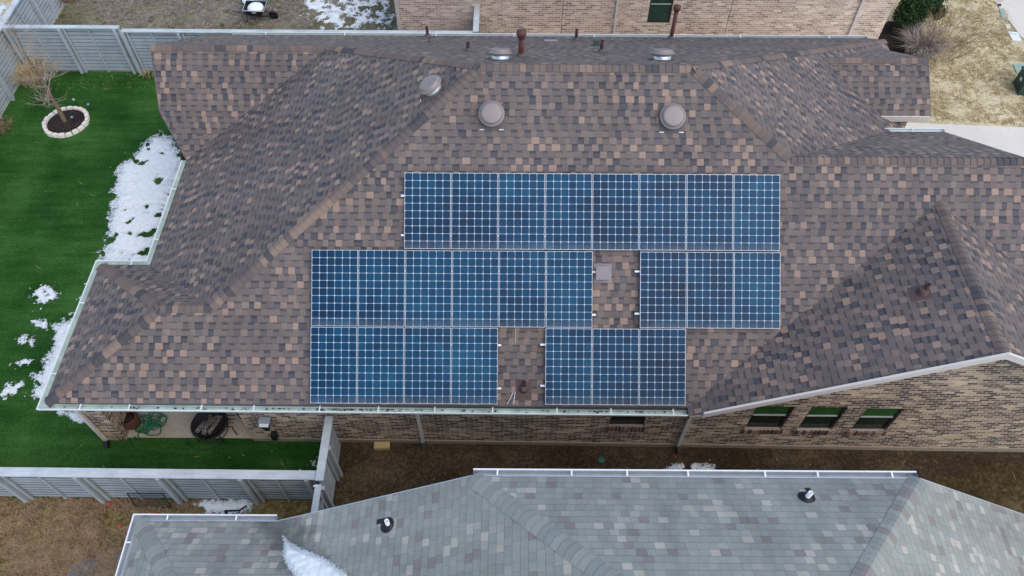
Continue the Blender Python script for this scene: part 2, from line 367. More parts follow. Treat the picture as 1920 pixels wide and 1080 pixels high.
cc = t.ramp(ff, [(0.05, L(12, 36, 58)), (0.4, L(4, 50, 78)), (0.7, L(6, 65, 94)), (1.0, L(16, 84, 108))])
dust = t.m('MULTIPLY', t.mr(v, 0.0, 1.3, 0.22, 0.015), t.mr(t.noise(t.pos(), 5, 4), 0.3, 0.7, 0.5, 1.3))
t.col(t.mix(dust, t.mix(ln, cc, L(182, 200, 210) + (1.0,)), L(140, 146, 146) + (1.0,))); M['cells'] = t.mat
M['pframe'] = flat("anodised_panel_frame", L(186, 196, 204), 0.4, 0.5, 0.2, 0.03)

# ------------------------------------------------------------------ the ground
def sheet(name, pts, mat, z):
    b = MB(); b.poly([Vector((p[0], p[1], z)) for p in pts]); return tag(b.build(name, mat), kind='structure')
def pz(*px): return [at_z(x, y, 0) for x, y in px]
sheet('ground', [(-350, -250), (350, -250), (350, 450), (-350, 450)], M['tan_lawn'], 0)
sheet('back_yard_ground', [(-17, 22.0), (0, 22.0), (0, 60), (-17, 60)], M['olive_lawn'], 0.004)
sheet('neighbour_yard_ground', [(-40, -20), (-4.2, -20), (-4.2, 6.62), (-40, 6.62)], M['brown_lawn'], 0.004)
sheet('side_yard_ground', [(-4.2, 5.0), (13.6, 5.0), (13.6, 8.3), (-4.2, 8.3)], M['dirt'], 0.008)
sheet('side_lawn', [(6.2, -12), (24, -12), (24, 7.97), (13.4, 7.95), (12.3, 7.62), (11.6, 7.66), (10.9, 7.25), (10.2, 7.3), (9.6, 6.85), (8.9, 6.9), (8.3, 6.4), (7.6, 6.45), (7.1, 5.8), (6.5, 5.75)], M['side_lawn'], 0.012)
sheet('turf_lawn', [(-17, 6.62), (-4.2, 6.62), (-4.2, 8.3), (-8, 12), (-8, 22.0), (-17, 22.0)], M['turf'], 0.012)
sheet('patio', [(-9.55, 8.16), (-6.2, 8.16), (-6.2, 11.3), (-9.55, 11.3)], M['patio'], 0.05)
sheet('driveway', [(11.0, 19.75), (40, 18.2), (40, 12.6), (11.0, 12.6)], M['concrete'], 0.02)
sheet('street_pavement', [(18.95, 23.4), (18.6, 24.3), (18.42, 26.5), (18.1, 60), (40, 60), (40, 23.0)], M['concrete'], 0.02)
sheet('mulch_bed', pz((1640, 60), (1665, 40), (1720, 40), (1745, 100), (1700, 112), (1640, 100)), M['mulch'], 0.012)
sheet('bare_wet_patch', pz((120, 1100), (130, 1060), (170, 1045), (235, 1035), (270, 1100)), M['gravel'], 0.012)

# ------------------------------------------------------------------ brown-roofed brick house
EZ = 2.80
S = Plane(0, 13.56, 7.04, 0, 0.7212); N = Plane(0, 13.56, 7.04, 0, -0.627)
W = Plane(-0.71, 0, 7.04, 0.53, 0); E = Plane(3.81, 0, 7.04, -0.535, 0)
W2 = Plane(-7.5, 0, 4.01, 0.5, 0); N2 = Plane(0, 9.36, 4.01, 0, -0.6)
LGR = (17.07, 4.84); LG = Plane(0, 17.07, 4.84, 0, 0.95)
RG = Plane(0, 16.83, 4.75, 0, 0.6); RGN = Plane(0, 16.83, 4.75, 0, -0.627)
N3 = Plane(0, 11.99, 5.91, 0, -0.663)
FW = Plane(9.12, 0, 5.39, 0.485, 0); FE = Plane(9.12, 0, 5.39, -0.49, 0)
R1 = Vector((-0.71, 13.56, 7.04)); R2 = Vector((3.81, 13.56, 7.04))
yS = 13.56 - (7.04 - EZ) / 0.7212; yN = 13.56 + (7.04 - EZ) / 0.627; xW = -0.71 - (7.04 - EZ) / 0.53
xW2 = -7.5 - (4.01 - EZ) / 0.5; yN2 = 9.36 + (4.01 - EZ) / 0.6
HW = Vector((-0.71 - 3.03 / 0.53, 9.36, 4.01)); K2 = Vector((-7.5, 9.36, 4.01))
SWc = Vector((xW2, yS, EZ)); NWc = Vector((xW2, yN2, EZ)); IC = Vector((xW, yN2, EZ))
V0 = S.px(1482, 296); V0.z = 5.91; V0.y = 11.99; V0.x = 3.81 + (7.04 - 5.91) / 0.535
RE = 11.02
G0 = Vector((-0.71 - 2.2 / 0.53, 17.07, 4.84))
LE = LG.px(282, 86); LE = Vector((LE.x, 17.07, 4.84))
LB = LG.px(299, 207); LC = Vector((xW, 17.07 - (4.84 - EZ) / 0.95, EZ))
VE3 = Vector((3.81 + 3.04 / 0.535, 11.99 + 1.91 / 0.663, 4.0))
GR0 = Vector((3.81 + (7.04 - 4.75) / 0.535, 16.83, 4.75))
GRE = RG.px(1740, 104).x
ygr = 15.52; zgr = RG.z(0, ygr); GV = Vector((3.81 + (7.04 - zgr) / 0.535, ygr, zgr))
vz = RGN; yy = 16.83 + (4.75 - E.z(GRE, 0)) / 0.627; GN = Vector((GRE, yy, E.z(GRE, 0)))
NC1 = N.px(1632, 72); NC2 = Vector((3.81 + 3.95 / 0.535, 13.56 + 3.95 / 0.627, 7.04 - 3.95))
FA = Vector((9.12, 13.56 - (7.04 - 5.39) / 0.7212, 5.39))
FVL = Vector((9.12 - (5.39 - EZ) / 0.485, yS, EZ)); zr = FE.z(RE, 0); FVR = Vector((RE, 13.56 - (7.04 - zr) / 0.7212, zr))
FY = 7.45; FP = Vector((9.12, FY, 5.39)); FL = Vector((FVL.x, FY, EZ)); FXE = 13.8; zE = FE.z(FXE, 0); FR = Vector((FXE, FY, zE)); FBK = Vector((FXE, FVR.y, zE))
house = thing('brick_house', 'brick house with brown shingle hip roof carrying the solar panels', 'house', (0, 13, 0))
b = MB()
b.poly([SWc, FVL, FA, FVR, Vector((RE, 11.99, 5.91)), V0, R2, R1, HW, K2])
LNe = Vector((LE.x, yN, EZ))
b.poly([R2, R1, G0, LE, LNe, Vector((NC1.x, NC1.y, NC1.z)), NC2][::-1][::-1])
b.poly([R1, HW, IC, LC, G0][::-1][::-1])
b.poly([K2, HW, IC, NWc][::1]); b.poly([K2, NWc, SWc])
b.poly([G0, LE, LB, LC])
b.poly([R2, V0, VE3, E.p(10.25, VE3.y + 0.05), E.p(10.25, 15.9), E.p(GV.x, 15.9), GV, GR0, GN, E.p(NC2.x + .02, NC2.y - .5), NC2])
b.poly([V0, Vector((RE, 11.99, 5.91)), Vector((RE, VE3.y, 4.0)), VE3])
b.poly([GR0, GV, Vector((GRE, ygr, zgr)), Vector((GRE, 16.83, 4.75))]); b.poly([GR0, Vector((GRE, 16.83, 4.75)), GN])
b.poly([FA, FP, FL, FVL]); b.poly([FA, FVR, FBK, FR, FP])
# make every roof face look up
for i, f in enumerate(b.f):
    p0 = [b.v[k] for k in f]; n = Vector((0, 0, 0))
    for k in range(len(p0)): n += p0[k].cross(p0[(k + 1) % len(p0)])
    if n.z < 0:
        p0 = p0[::-1]
        for k, q in zip(f, p0): b.v[k] = q
    n = Vector((0, 0, 0))
    for k in range(len(p0)): n += p0[k].cross(p0[(k + 1) % len(p0)])
    n.normalize(); u = ZUP.cross(n).normalized(); vv = n.cross(u)
    b.uv[i] = [(q.dot(u) + 3.7 * i, q.dot(vv)) for q in p0]
roof = b.build('roof', M['shingle'], house)
capid = [0]
def cap_line(a, c, nl, nr, parent, mat, expo=0.142, wd=0.14, low=1.0):
    a, c = Vector(a), Vector(c); d = c - a; Ln = d.length; d.normalize(); k = max(1, int(round(Ln / expo))); e = Ln / k
    def side(n, o):
        s_ = n.cross(d).normalized()
        if s_.dot(o) > 0 or (abs(s_.dot(o)) < 1e-4 and s_.z > 0): s_ = -s_
        return s_
    sl = nl.cross(d).normalized(); sr = nr.cross(d).normalized()
    if sl.z > 0: sl = -sl
    if sr.z > 0: sr = -sr
    if sl.dot(sr) > 0.6:                       # both fall the same way in plan: split them across the line
        hd = ZUP.cross(d).normalized()
        sl = sl if sl.dot(hd) > 0 else nl.cross(d).normalized() * (1 if nl.cross(d).dot(hd) > 0 else -1)
        sr = nr.cross(d).normalized(); sr = sr if sr.dot(hd) < 0 else -sr
    up = (nl + nr).normalized(); m_ = MB()
    run = capid[0]
    for i in range(k):
        if random.random() < 0.72: run = capid[0] = capid[0] + 1
        p0 = a + d * (i * e - 0.0); p1 = a + d * ((i + 1) * e + 0.03)
        rows = []
        for p, h in ((p0, 0.012 + .012 * low), (p1, 0.012)):
            j = random.uniform(-0.006, 0.006)
            rows.append([p + sl * (wd + j) + nl * (h * 0.6), p + sl * wd * 0.35 + nl * h, p + up * (h * 0.95 - 0.004), p + sr * wd * 0.35 + nr * h, p + sr * (wd + j) + nr * (h * 0.6)])
        for q in range(4):
            m_.poly([rows[0][q], rows[1][q], rows[1][q + 1], rows[0][q + 1]], uv=[(run + 0.02, q), (run + 0.98, q), (run + 0.98, q + 1), (run + 0.02, q + 1)], smooth=False)
        m_.poly([rows[0][0] - nl * 0.02, rows[0][1] - nl * 0.03, rows[0][2] - up * 0.03, rows[0][3] - nr * 0.03, rows[0][4] - nr * 0.02, *rows[0][::-1]], uv=[(run + 0.02, 0)] * 10)
    return m_.build('ridge_cap', mat, parent)
C = M['cap']
for a, c, p, q in ((R1, R2, S, N), (HW, R1, S, W), (K2, HW, S, N2), (SWc, K2, S, W2), (NWc, K2, N2, W2), (G0, R1, N, W), (LE, G0, LG, N),
                   (V0, R2, S, E), (V0, Vector((RE, 11.99, 5.91)), S, N3), (NC2, R2, N, E), (Vector((GRE, 16.83, 4.75)), GR0, RG, RGN), (FP, FA, FW, FE)):
    cap_line(a, c, p.n, q.n, roof, C)
# walls
def yw(x): return 8.08 - 0.0093 * x
def ztop(x):
    if x < 4.0: return 2.62
    return (5.39 - 0.485 * (9.12 - x) if x < 9.12 else 5.39 - 0.49 * (x - 9.12)) - 0.16
wins = [(5.46, 6.32, 1.0, 2.16), (6.69, 7.49, 1.0, 2.16), (7.92, 8.76, 0.99, 2.14), (2.28, 3.09, 1.05, 2.3)]
b = MB()
xs = sorted(set([-6.3, -2.0, 2.0, 4.0, 9.12, 13.4] + [x for q in wins for x in q[:2]]))
for x0, x1 in zip(xs[:-1], xs[1:]):
    wn_ = [q for q in wins if q[0] <= x0 + 1e-6 and q[1] >= x1 - 1e-6]
    segs = [(0.16, None)] if not wn_ else [(0.16, wn_[0][2]), (wn_[0][3], None)]
    for z0, z1 in segs:
        b.poly([(x0, yw(x0), z0), (x1, yw(x1), z0), (x1, yw(x1), z1 or ztop(x1 - 1e-6)), (x0, yw(x0), z1 or ztop(x0 + 1e-6))])
for x0, x1, z0, z1 in wins:
    d_ = 0.10
    b.poly([(x0, yw(x0), z0), (x0, yw(x0), z1), (x0, yw(x0) + d_, z1), (x0, yw(x0) + d_, z0)])
    b.poly([(x1, yw(x1), z0), (x1, yw(x1) + d_, z0), (x1, yw(x1) + d_, z1), (x1, yw(x1), z1)])
    b.poly([(x0, yw(x0), z1), (x1, yw(x1), z1), (x1, yw(x1) + d_, z1), (x0, yw(x0) + d_, z1)])
    b.poly([(x0, yw(x0), z0), (x0, yw(x0) + d_, z0), (x1, yw(x1) + d_, z0), (x1, yw(x1), z0)])
def wallq(a, c, z0=0.0, z1=2.62): b.poly([(a[0], a[1], z0), (c[0], c[1], z0), (c[0], c[1], z1), (a[0], a[1], z1)])
wallq((-6.3, 11.2), (-6.3, yw(-6.3))); wallq((-8.4, 11.2), (-6.3, 11.2)); wallq((-8.4, 20.0), (-8.4, 11.2))
wallq((10.72, 20.0), (-8.4, 20.0)); wallq((13.4, yw(13.4)), (13.4, FVR.y), 0, 2.9); wallq((13.4, FVR.y), (10.72, FVR.y), 0, 3.0); wallq((10.72, FVR.y), (10.72, 14.6), 0, 3.9); wallq((10.72, 14.6), (9.2, 14.6), 0, 3.8); wallq((9.9, 15.9), (10.6, 15.9), 0, 3.8)
wallq((10.6, 15.9), (10.6, 18.6), 0, 3.6); wallq((10.72, 18.6), (10.72, 20.0), 0, 2.6)
b.poly([(-8.95, 14.95, 0), (-8.95, 14.95, 2.62), (-8.95, 17.07, 4.6), (-8.95, 19.9, 2.7), (-8.95, 19.9, 0)])
b.build('wall', M['brick'], house)
b = MB(); b.poly([(-6.3, yw(-6.3) - 0.03, 0), (13.43, yw(13.4) - 0.03, 0), (13.43, yw(13.4) - 0.03, 0.155), (-6.3, yw(-6.3) - 0.03, 0.155)])
b.poly([(-6.3, yw(-6.3) - 0.03, 0.155), (13.43, yw(13.4) - 0.03, 0.155), (13.43, yw(13.4) + 0.05, 0.16), (-6.3, yw(-6.3) + 0.05, 0.16)])
b.build('foundation', M['found'], house)
b = MB(); zs = 2.615
b.poly([(xW2 + .02, yS + .02, zs), (4.3, yS + .02, zs), (4.3, 9.0, zs), (-6.2, 9.0, zs), (-6.2, 11.3, zs), (xW2 + .02, 11.3, zs)])
b.poly([(xW + .02, 11.3, zs - .003), (-8.3, 11.3, zs - .003), (-8.3, 20.0, zs - .003), (xW + .02, 15.0, zs - .003)])
b.poly([(-9.4, 19.9, zs), (10.9, 19.9, zs), (10.9, yN - .02, zs), (-9.4, yN - .02, zs)])
b.build('soffit', M['soffit'], house)
# brick porch column
b = MB(); b.box(-9.97, -9.42, 8.10, 8.62, 0.0, 2.6); b.build('porch_column', M['brick'], house)
def window(x0, x1, z0, z1, wy, parent, up, lo, flip=1, sillm=True, name='window'):
    b = MB(); y0 = wy + 0.05; t_ = 0.05
    b.box(x0 + .004, x0 + t_, y0, y0 + .05, z0 + .004, z1 - .004); b.box(x1 - t_, x1 - .004, y0, y0 + .05, z0 + .004, z1 - .004)
    b.box(x0 + t_, x1 - t_, y0, y0 + .05, z0 + .004, z0 + t_); b.box(x0 + t_, x1 - t_, y0, y0 + .05, z1 - t_, z1 - .004)
    wf = b.build(name, M['wframe'], parent); zm = z0 + (z1 - z0) * .55
    b = MB(); b.box(x0 + t_, x1 - t_, y0 - .01, y0 + .03, zm - .018, zm + .018); b.build('meeting_rail', M['rail_grey'], wf)
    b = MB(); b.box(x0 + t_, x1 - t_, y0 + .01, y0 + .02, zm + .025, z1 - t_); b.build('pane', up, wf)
    b = MB(); b.box(x0 + t_, x1 - t_, y0 + .022, y0 + .032, z0 + t_, zm - .025); b.build('pane', lo, wf)
    if sillm:
        b = MB(); b.box(x0 + .006, x1 - .006, y0 - .04, y0 - .002, z0 + .002, z0 + .02); b.build('sill', M['mortar'], wf)
        b = MB(); b.box(x0 - .05, x1 + .05, wy - .025, wy + .02, z0 - .185, z0 - .008); b.build('sill_mortar', M['mortar'], wf)
        b = MB(); k = 10; s_ = (x1 - x0 + 0.1) / k
        for i in range(k):
            xx = x0 - .05 + i * s_; b.box(xx + .009, xx + s_ - .009, wy - .035, wy + .02, z0 - .19, z0 - .003 - 0.004 * (i % 2))
        b.build('brick_sill', M['sillbrick'], wf)
    return wf
t = NT("soldier_brick", 0.88, 0.25); oc = t.pos(); xx_, _, _ = t.sep(oc)
t.col(t.ramp(t.white(t.comb(t.m('FLOOR', t.m('MULTIPLY', xx_, 11.7)), 1.5, 2.5)), [(0.0, L(74, 58, 52)), (0.35, L(120, 92, 80)), (0.6, L(98, 78, 70)), (0.82, L(158, 134, 114))], True)); M['sillbrick'] = t.mat
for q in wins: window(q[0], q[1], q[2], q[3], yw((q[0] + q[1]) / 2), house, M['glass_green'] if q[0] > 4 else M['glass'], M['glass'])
# trims, fascias
b = MB()
def fascia(a, c, out, h=0.17, th=0.02, drop=0.005):
    a, c, o = Vector(a), Vector(c), Vector(out).normalized()
    dn = Vector((0, 0, -h)); dd = Vector((0, 0, -drop)); q = o * th
    b.poly([a + dd + q, a + dd + dn + q, c + dd + dn + q, c + dd + q]); b.poly([a + dd, a + dd + q, c + dd + q, c + dd]); b.poly([a + dd + dn, c + dd + dn, c + dd + dn + q, a + dd + dn + q])
    b.poly([a + dd, a + dd + dn, a + dd + dn + q, a + dd + q]); b.poly([c + dd, c + dd + q, c + dd + dn + q, c + dd + dn])
so = (0, -1, 0)
fascia(FL + Vector((0.25, 0, .12)), FP + Vector((0, 0, .008)), so, 0.17, 0.05, -0.085); fascia(FP + Vector((0.0, 0, .008)), FR, so, 0.17, 0.05, -0.085)
b.build('rake_trim', M['trim'], house)
b = MB()
fascia((GV.x - 0.05, ygr, zgr), (GRE, ygr, zgr), so, 0.17, 0.03); b.build('eave_trim', M['trim'], house)
b = MB(); fascia(FL, (FVL.x, yS, EZ), (-1, 0, 0)); b.build('fascia', M['flash'], house)
b = MB(); fascia(SWc, (4.3, yS, EZ), so); b.build('fascia', M['flash'], house)
b = MB(); fascia(NWc, SWc, (-1, 0, 0)); b.build('fascia', M['flash'], house)
b = MB(); fascia(IC, NWc, (0, 1, 0)); b.build('fascia', M['flash'], house)
b = MB(); fascia(LC, IC, (-1, 0, 0)); b.build('fascia', M['flash'], house)
b = MB(); fascia(LE, LB, (-1, 0, 0)); b.build('fascia', M['flash'], house)
b = MB(); fascia(LB, LC, (-1, -.4, 0)); b.build('fascia', M['flash'], house)
b = MB(); fascia(LE, LNe, (-1, 0, 0)); b.build('fascia', M['flash'], house)
b = MB(); fascia(LNe, NC1, (0, 1, 0)); b.build('fascia', M['flash'], house)
b = MB(); fascia((RE, 11.99, 5.91), FVR, (1, 0, 0)); b.build('fascia', M['flash'], house)
b = MB(); fascia((RE, 11.99, 5.91), (RE, VE3.y, 4.0), (1, 0, 0)); b.build('fascia', M['flash'], house)
b = MB(); fascia((GRE, ygr, zgr), (GRE, 16.83, 4.75), (1, 0, 0), .08); b.build('fascia', M['flash'], house)
b = MB(); fascia((GRE, 16.83, 4.75), GN, (1, 0, 0)); b.build('fascia', M['flash'], house)
b = MB(); fascia(VE3, (RE, VE3.y, 4.0), (0, 1, 0)); b.build('fascia', M['flash'], house)
b = MB(); fascia(FR, FBK, (1, 0, 0)); b.build('fascia', M['flash'], house)
# soffit behind the gable rake, boards between wall and trim
b = MB(); b.poly([FL + Vector((0, 0, -.03)), FP + Vector((0, 0, -.03)), (9.12, 8.1, 5.36), (FVL.x, 8.1, EZ - .03)]); b.poly([FP + Vector((0, 0, -.03)), FR + Vector((0, 0, -.03)), (FXE, 8.1, zE - .03), (9.12, 8.1, 5.36)])
b.build('rake_soffit', M['soffit'], house)
def gutter(path, outs, parent, mat, lipm, hangers, wd=0.135, dp=0.11, drop=0.02, endcaps=True, hm=None):
    # path: eave corners in order; outs: outward unit vector of every segment
    prof = [(0.0, -drop), (0.0, -drop - dp), (wd * .7, -drop - dp), (wd * .95, -drop - dp * .45), (wd, -drop + .012), (wd - .022, -drop + .012), (wd - .024, -drop - .008)]
    k = len(path); path = [Vector(p) for p in path]; outs = [Vector(o) for o in outs]; off = []
    for i in range(k):
        if i == 0: m_ = outs[0]
        elif i == k - 1: m_ = outs[-1]
        else:
            m_ = outs[i - 1] + outs[i]
        off.append(m_)
    b = MB(); l = MB()
    for i in range(k - 1):
        for j in range(len(prof) - 1):
            pts = [path[i] + off[i] * (prof[j][0] + .022) + ZUP * prof[j][1], path[i + 1] + off[i + 1] * (prof[j][0] + .022) + ZUP * prof[j][1],
                   path[i + 1] + off[i + 1] * (prof[j + 1][0] + .022) + ZUP * prof[j + 1][1], path[i] + off[i] * (prof[j + 1][0] + .022) + ZUP * prof[j + 1][1]]
            (l if j >= 3 else b).poly(pts)
    for i in (0, k - 1):
        b.poly([path[i] + off[i] * (q[0] + .022) + ZUP * q[1] for q in prof[:6]])
    g = b.build('gutter', mat, parent); l.build('gutter_lip', lipm, g)
    for i in range(k - 1):
        d = path[i + 1] - path[i]; Ln = d.length; nn = max(1, int(Ln / hangers)); d.normalize()
        for j in range(nn):
            s_ = (j + 0.5 + random.uniform(-.12, .12)) * Ln / nn
            p = path[i] + d * s_; h = MB()
            h.bar(p + ZUP * (-drop + .004), p + outs[i] * (wd + .01) + ZUP * (-drop + .006), 0.028, 0.012)
            h.build('hanger', hm or lipm, g)
    return g
gutter([(4.15, yS - .04, EZ - .03), (SWc.x, yS, EZ), (xW2, yN2, EZ), IC, LC], [(0, -1, 0), (-1, 0, 0), (0, 1, 0), (-1, 0, 0)], house, M['gutter'], M['gutter_lip'], 1.25)
gutter([(-8.6, yN, EZ), (NC1.x - .1, yN, EZ)], [(0, 1, 0)], house, M['gutter'], M['gutter_lip'], 2.2)
gutter([(VE3.x + .02, VE3.y, 4.0), (RE, VE3.y, 4.0)], [(0, 1, 0)], house, M['gutter_lip'], M['gutter_lip'], 1.2)
for xx, bend in ((-2.14, 0.0), (4.06, 0.0), (-9.86, 0.0)):
    b = MB(); wy = yw(xx) - .05 if xx > -9 else 8.04
    b.box(xx - .04, xx + .04, wy - .035, wy + .035, 0.12, 2.35); b.bar((xx, wy, 2.33), (xx, yS - .08, 2.66), .075, .07, up=(1, 0, 0))
    ds = b.build('downspout', M['trim'] if xx < -9 else M['downspout'], house)
    b = MB(); b.bar((xx, wy, .13), (xx + .03, wy - .16, .04), .11, .09, up=(1, 0, 0)); b.build('drain_boot', M['black'], ds)

# ------------------------------------------------------------------ solar panels on the south slope
OFF = 0.13; PW, PL = 0.975, 1.610; SR = frame_of(S.n)
pan = thing('solar_panel', '', 'solar panel', (0, 0, 0), SR.to_euler(), 'blue solar panels on the brown roof')
b = MB(); fw, fh = 0.009, 0.04
b.box(-PW / 2, PW / 2, -PL / 2, -PL / 2 + fw, -fh, 0); b.box(-PW / 2, PW / 2, PL / 2 - fw, PL / 2, -fh, 0)
b.box(-PW / 2, -PW / 2 + fw, -PL / 2 + fw, PL / 2 - fw, -fh, 0); b.box(PW / 2 - fw, PW / 2, -PL / 2 + fw, PL / 2 - fw, -fh, 0)
b.build('frame', M['pframe'], pan, True)
b = MB(); ex = 0.012; ux = ex / (PW - 2 * fw - 2 * ex) * 6; uy = ex / (PL - 2 * fw - 2 * ex) * 10
x0, x1, y0, y1 = -PW / 2 + fw, PW / 2 - fw, -PL / 2 + fw, PL / 2 - fw
b.poly([(x0, y0, -.004), (x1, y0, -.004), (x1, y1, -.004), (x0, y1, -.004)], uv=[(.02, .02), (5.98, .02), (5.98, 9.98), (.02, 9.98)])
b.poly([(x0, y0, -.03), (x0, y1, -.03), (x1, y1, -.03), (x1, y0, -.03)], uv=[(0, 0)] * 4)
b.build('cell_sheet', M['cells'], pan, True)
ordn = ['leftmost', 'second', 'third', 'fourth', 'fifth', 'sixth', 'seventh', 'eighth', 'ninth', 'tenth']
rows = [(801.6, 395.2, 88.22, range(8), 'top'), (627.3, 540.0, 88.06, range(10), 'middle'), (625.4, 684.8, 88.14, range(8), 'bottom')]
first = True; GROUPS = {'top': [list(range(8))], 'middle': [list(range(6)), [7, 8, 9]], 'bottom': [[0, 1, 2, 3], [5, 6, 7]]}
for x0, y0, pit, cols, nm in rows:
    for gi, gcols in enumerate(GROUPS[nm]):
        for k, c_ in enumerate(gcols):
            o = pan if first else copy_tree(pan); first = False
            base = S.px(x0, y0, OFF); o.location = base + SR @ Vector((pit / F * (16.6 - OFF) * c_, 0, 0)); o.rotation_euler = (SR @ Matrix.Rotation(random.uniform(-.006, .006), 3, 'X') @ Matrix.Rotation(random.uniform(-.006, .006), 3, 'Y')).to_euler()
            nth = 'rightmost panel' if k == len(gcols) - 1 and k > 0 else ('leftmost panel' if k == 0 else ordn[k] + ' panel from the left')
            if nm == 'top': o['label'] = 'solar panel, %s of the unbroken top row' % nth
            elif nm == 'middle': o['label'] = 'solar panel, %s of the middle row %s the box vent' % (nth, 'left of' if gi == 0 else 'right of')
            else: o['label'] = 'solar panel, %s of the bottom row %s the rusty pipe' % (nth, 'left of' if gi == 0 else 'right of')
# aluminium rails under the panels, showing at the row ends and gaps
rl = [(752, 1461, 367, 'top'), (752, 1461, 441, 'top'), (585, 1117, 507, 'middle left'), (585, 1117, 587, 'middle left'), (1190, 1461, 509, 'middle right'), (1190, 1461, 588, 'middle right'),
      (584, 940, 645, 'bottom left'), (584, 940, 726, 'bottom left'), (1013, 1283, 646, 'bottom right'), (1013, 1283, 723, 'bottom right')]
for i, (xa, xb, y_, nm) in enumerate(rl):
    b = MB(); a = S.px(xa, y_, 0.05); c_ = S.px(xb, y_, 0.05); c_ = a + SR @ Vector(((c_ - a).length, 0, 0))
    b.bar(a, c_, 0.04, 0.05, up=S.n)
    o = b.build('mounting_rail', M['white_metal'])
    row, side = (nm.split() + [''])[:2]
    tag(o, '%s aluminium rail under the %s%s panel row' % ('upper' if i % 2 == 0 else 'lower', (side + ' part of the ') if side else '', row), 'mounting rail', 'aluminium rails under the solar panels')
    k = int((c_ - a).length / 1.3) + 1; ft = MB()
    for j in range(k + 1):
        p = a + (c_ - a) * min(max(j / k, 0.06), 0.94) - S.n * 0.035
        ft.box(-.04, .04, -.05, .05, -.015, .012, Matrix.Translation(p) @ SR.to_4x4())
    ft.build('rail_foot', M['grey_metal'], o)

# ------------------------------------------------------------------ roof vents and pipes
def place(o, P, n): o.location = P; o.rotation_euler = frame_of(n).to_euler()
vt = thing('roof_vent', '', 'roof vent', group='round domed roof vents')
b = MB(); b.box(-.27, .27, -.33, .24, 0.002, 0.012); b.build('flashing', M['flash'], vt, True)
b = MB(); b.lathe([(.205, 0.012), (.205, .15), (.19, .15)], 24); b.build('neck', M['silver'], vt, True)
b = MB(); b.lathe([(0.166, .13), (0.262, .115), (0.276, .125), (0.278, .155), (0.269, .165), (0.241, .170), (0.234, .19), (0.224, .218), (0.207, .232), (0.175, .238), (0.083, .242), (0.009, .243)], 40); b.build('dome', M['vent'], vt, True)
b = MB(); b.box(-.26, -.16, -.325, -.30, .012, .022); b.box(.16, .26, -.325, -.30, .012, .022); b.build('bracket', M['grey_metal'], vt, True)
vl = [(S, 922, 216, 'round brown roof vent left of the twin domes above the panels'), (S, 1259, 221, 'round brown roof vent right of the twin domes, silver clips below it'),
      (W, 813, 168, 'tilted round roof vent on the left hip slope'), (N, 938, 111, 'roof vent with silver neck behind ridge beside the flue pipe'), (N, 1241, 112, 'roof vent with silver neck behind the right end of the ridge')]
for i, (pl, x_, y_, lb) in enumerate(vl):
    o = vt if i == 0 else copy_tree(vt); place(o, pl.px(x_, y_), pl.n); o['label'] = lb
def pipe(pl, bx, by, ty, r, label, mat, cap=None, name='vent_pipe', grp='vent pipes on the brown roof', fl=M['flash']):
    P = pl.px(bx, by); T = at_y(bx, ty, P.y); h = max(0.15, T.z - P.z); o = thing(name, label, 'vent pipe', P, None, grp)
    b = MB(); R_ = frame_of(pl.n).to_4x4(); b.box(-r - .14, r + .14, -r - .16, r + .12, .001, .009, R_); b.lathe([(r + .07, .0), (r + .03, .06), (r + .004, .12)], 16); b.build('flashing', fl, o, True)
    b = MB(); b.lathe([(r, -.05), (r, h), (r * .75, h), (r * .75, h - .1), (0.001, h - .1)], 16, smooth=True); b.build('pipe', mat, o, True)
    if cap:
        b = MB(); b.lathe([(r + .01, h - .14), (r + .04, h - .05), (r + .052, h + .0), (r + .045, h + .04), (r * .5, h + .09), (.005, h + .10)], 20); b.build('pipe_cap', mat, o, True)
    return o
pipe(N, 802, 69, 50, .045, 'thin dark pipe nearest the fence line at the back gutter', M['rust_dark'])
pipe(N, 878, 96, 80, .045, 'short dark pipe left of the silver necked vent behind ridge', M['rust_dark'])
pipe(N, 977, 106, 62, .065, 'stout rusty flue pipe with flared cap behind the ridge', M['rust'], True, 'flue_pipe')
pipe(N, 1080, 76, 55, .045, 'thin dark pipe between the flue and the small square vent', M['rust_dark'])
pipe(N, 1127, 98, 76, .045, 'dark pipe standing beside the small square vent', M['rust_dark'])
pipe(N, 1258, 73, 14, .06, 'tallest rusty pipe with small cap, before the back window', M['rust'], True, 'flue_pipe')
pipe(N, 807, 79, 70, .02, 'tiny thin pipe below the pipe at the back gutter', M['rust_dark'])
def spipe(pl, x_, y_, label, r=.045, h=.28):
    P = pl.px(x_, y_); o = thing('vent_pipe', label, 'vent pipe', P, None, 'vent pipes on the brown roof'); R_ = frame_of(pl.n).to_4x4()
    b = MB(); b.box(-.17, .17, -.24, .14, .001, .009, R_); b.lathe([(.12, .0), (.10, .05), (.06, .10), (r + .006, .15)], 20, R_); b.build('flashing', M['flash_red'], o, True)
    b = MB(); b.lathe([(r, -.05), (r, h), (r * .72, h), (r * .72, h - .12), (.001, h - .12)], 16); b.build('pipe', M['rust_dark'], o, True)
spipe(S, 982, 728, 'rusty pipe in a round collar in the gap of bottom panel row')
spipe(FW, 1730, 548, 'rusty pipe on the bluish left slope of front gable')
o = thing('box_vent', 'square taupe box vent in the gap of the middle panel row', 'roof vent'); P = S.px(1130, 512); place(o, P, S.n)
b = MB(); b.box(-.19, .19, -.21, .20, .001, .01); b.build('flashing', M['vent_pale'], o, True)
b = MB(); b.box(-.13, .13, -.12, .12, .01, .11); b.box(-.155, .155, -.145, .14, .11, .15); b.build('hood', M['vent_pale'], o, True)
o = thing('box_vent', 'small dark square vent behind the ridge beside a dark pipe', 'roof vent'); P = N.px(1118, 85); place(o, P, N.n)
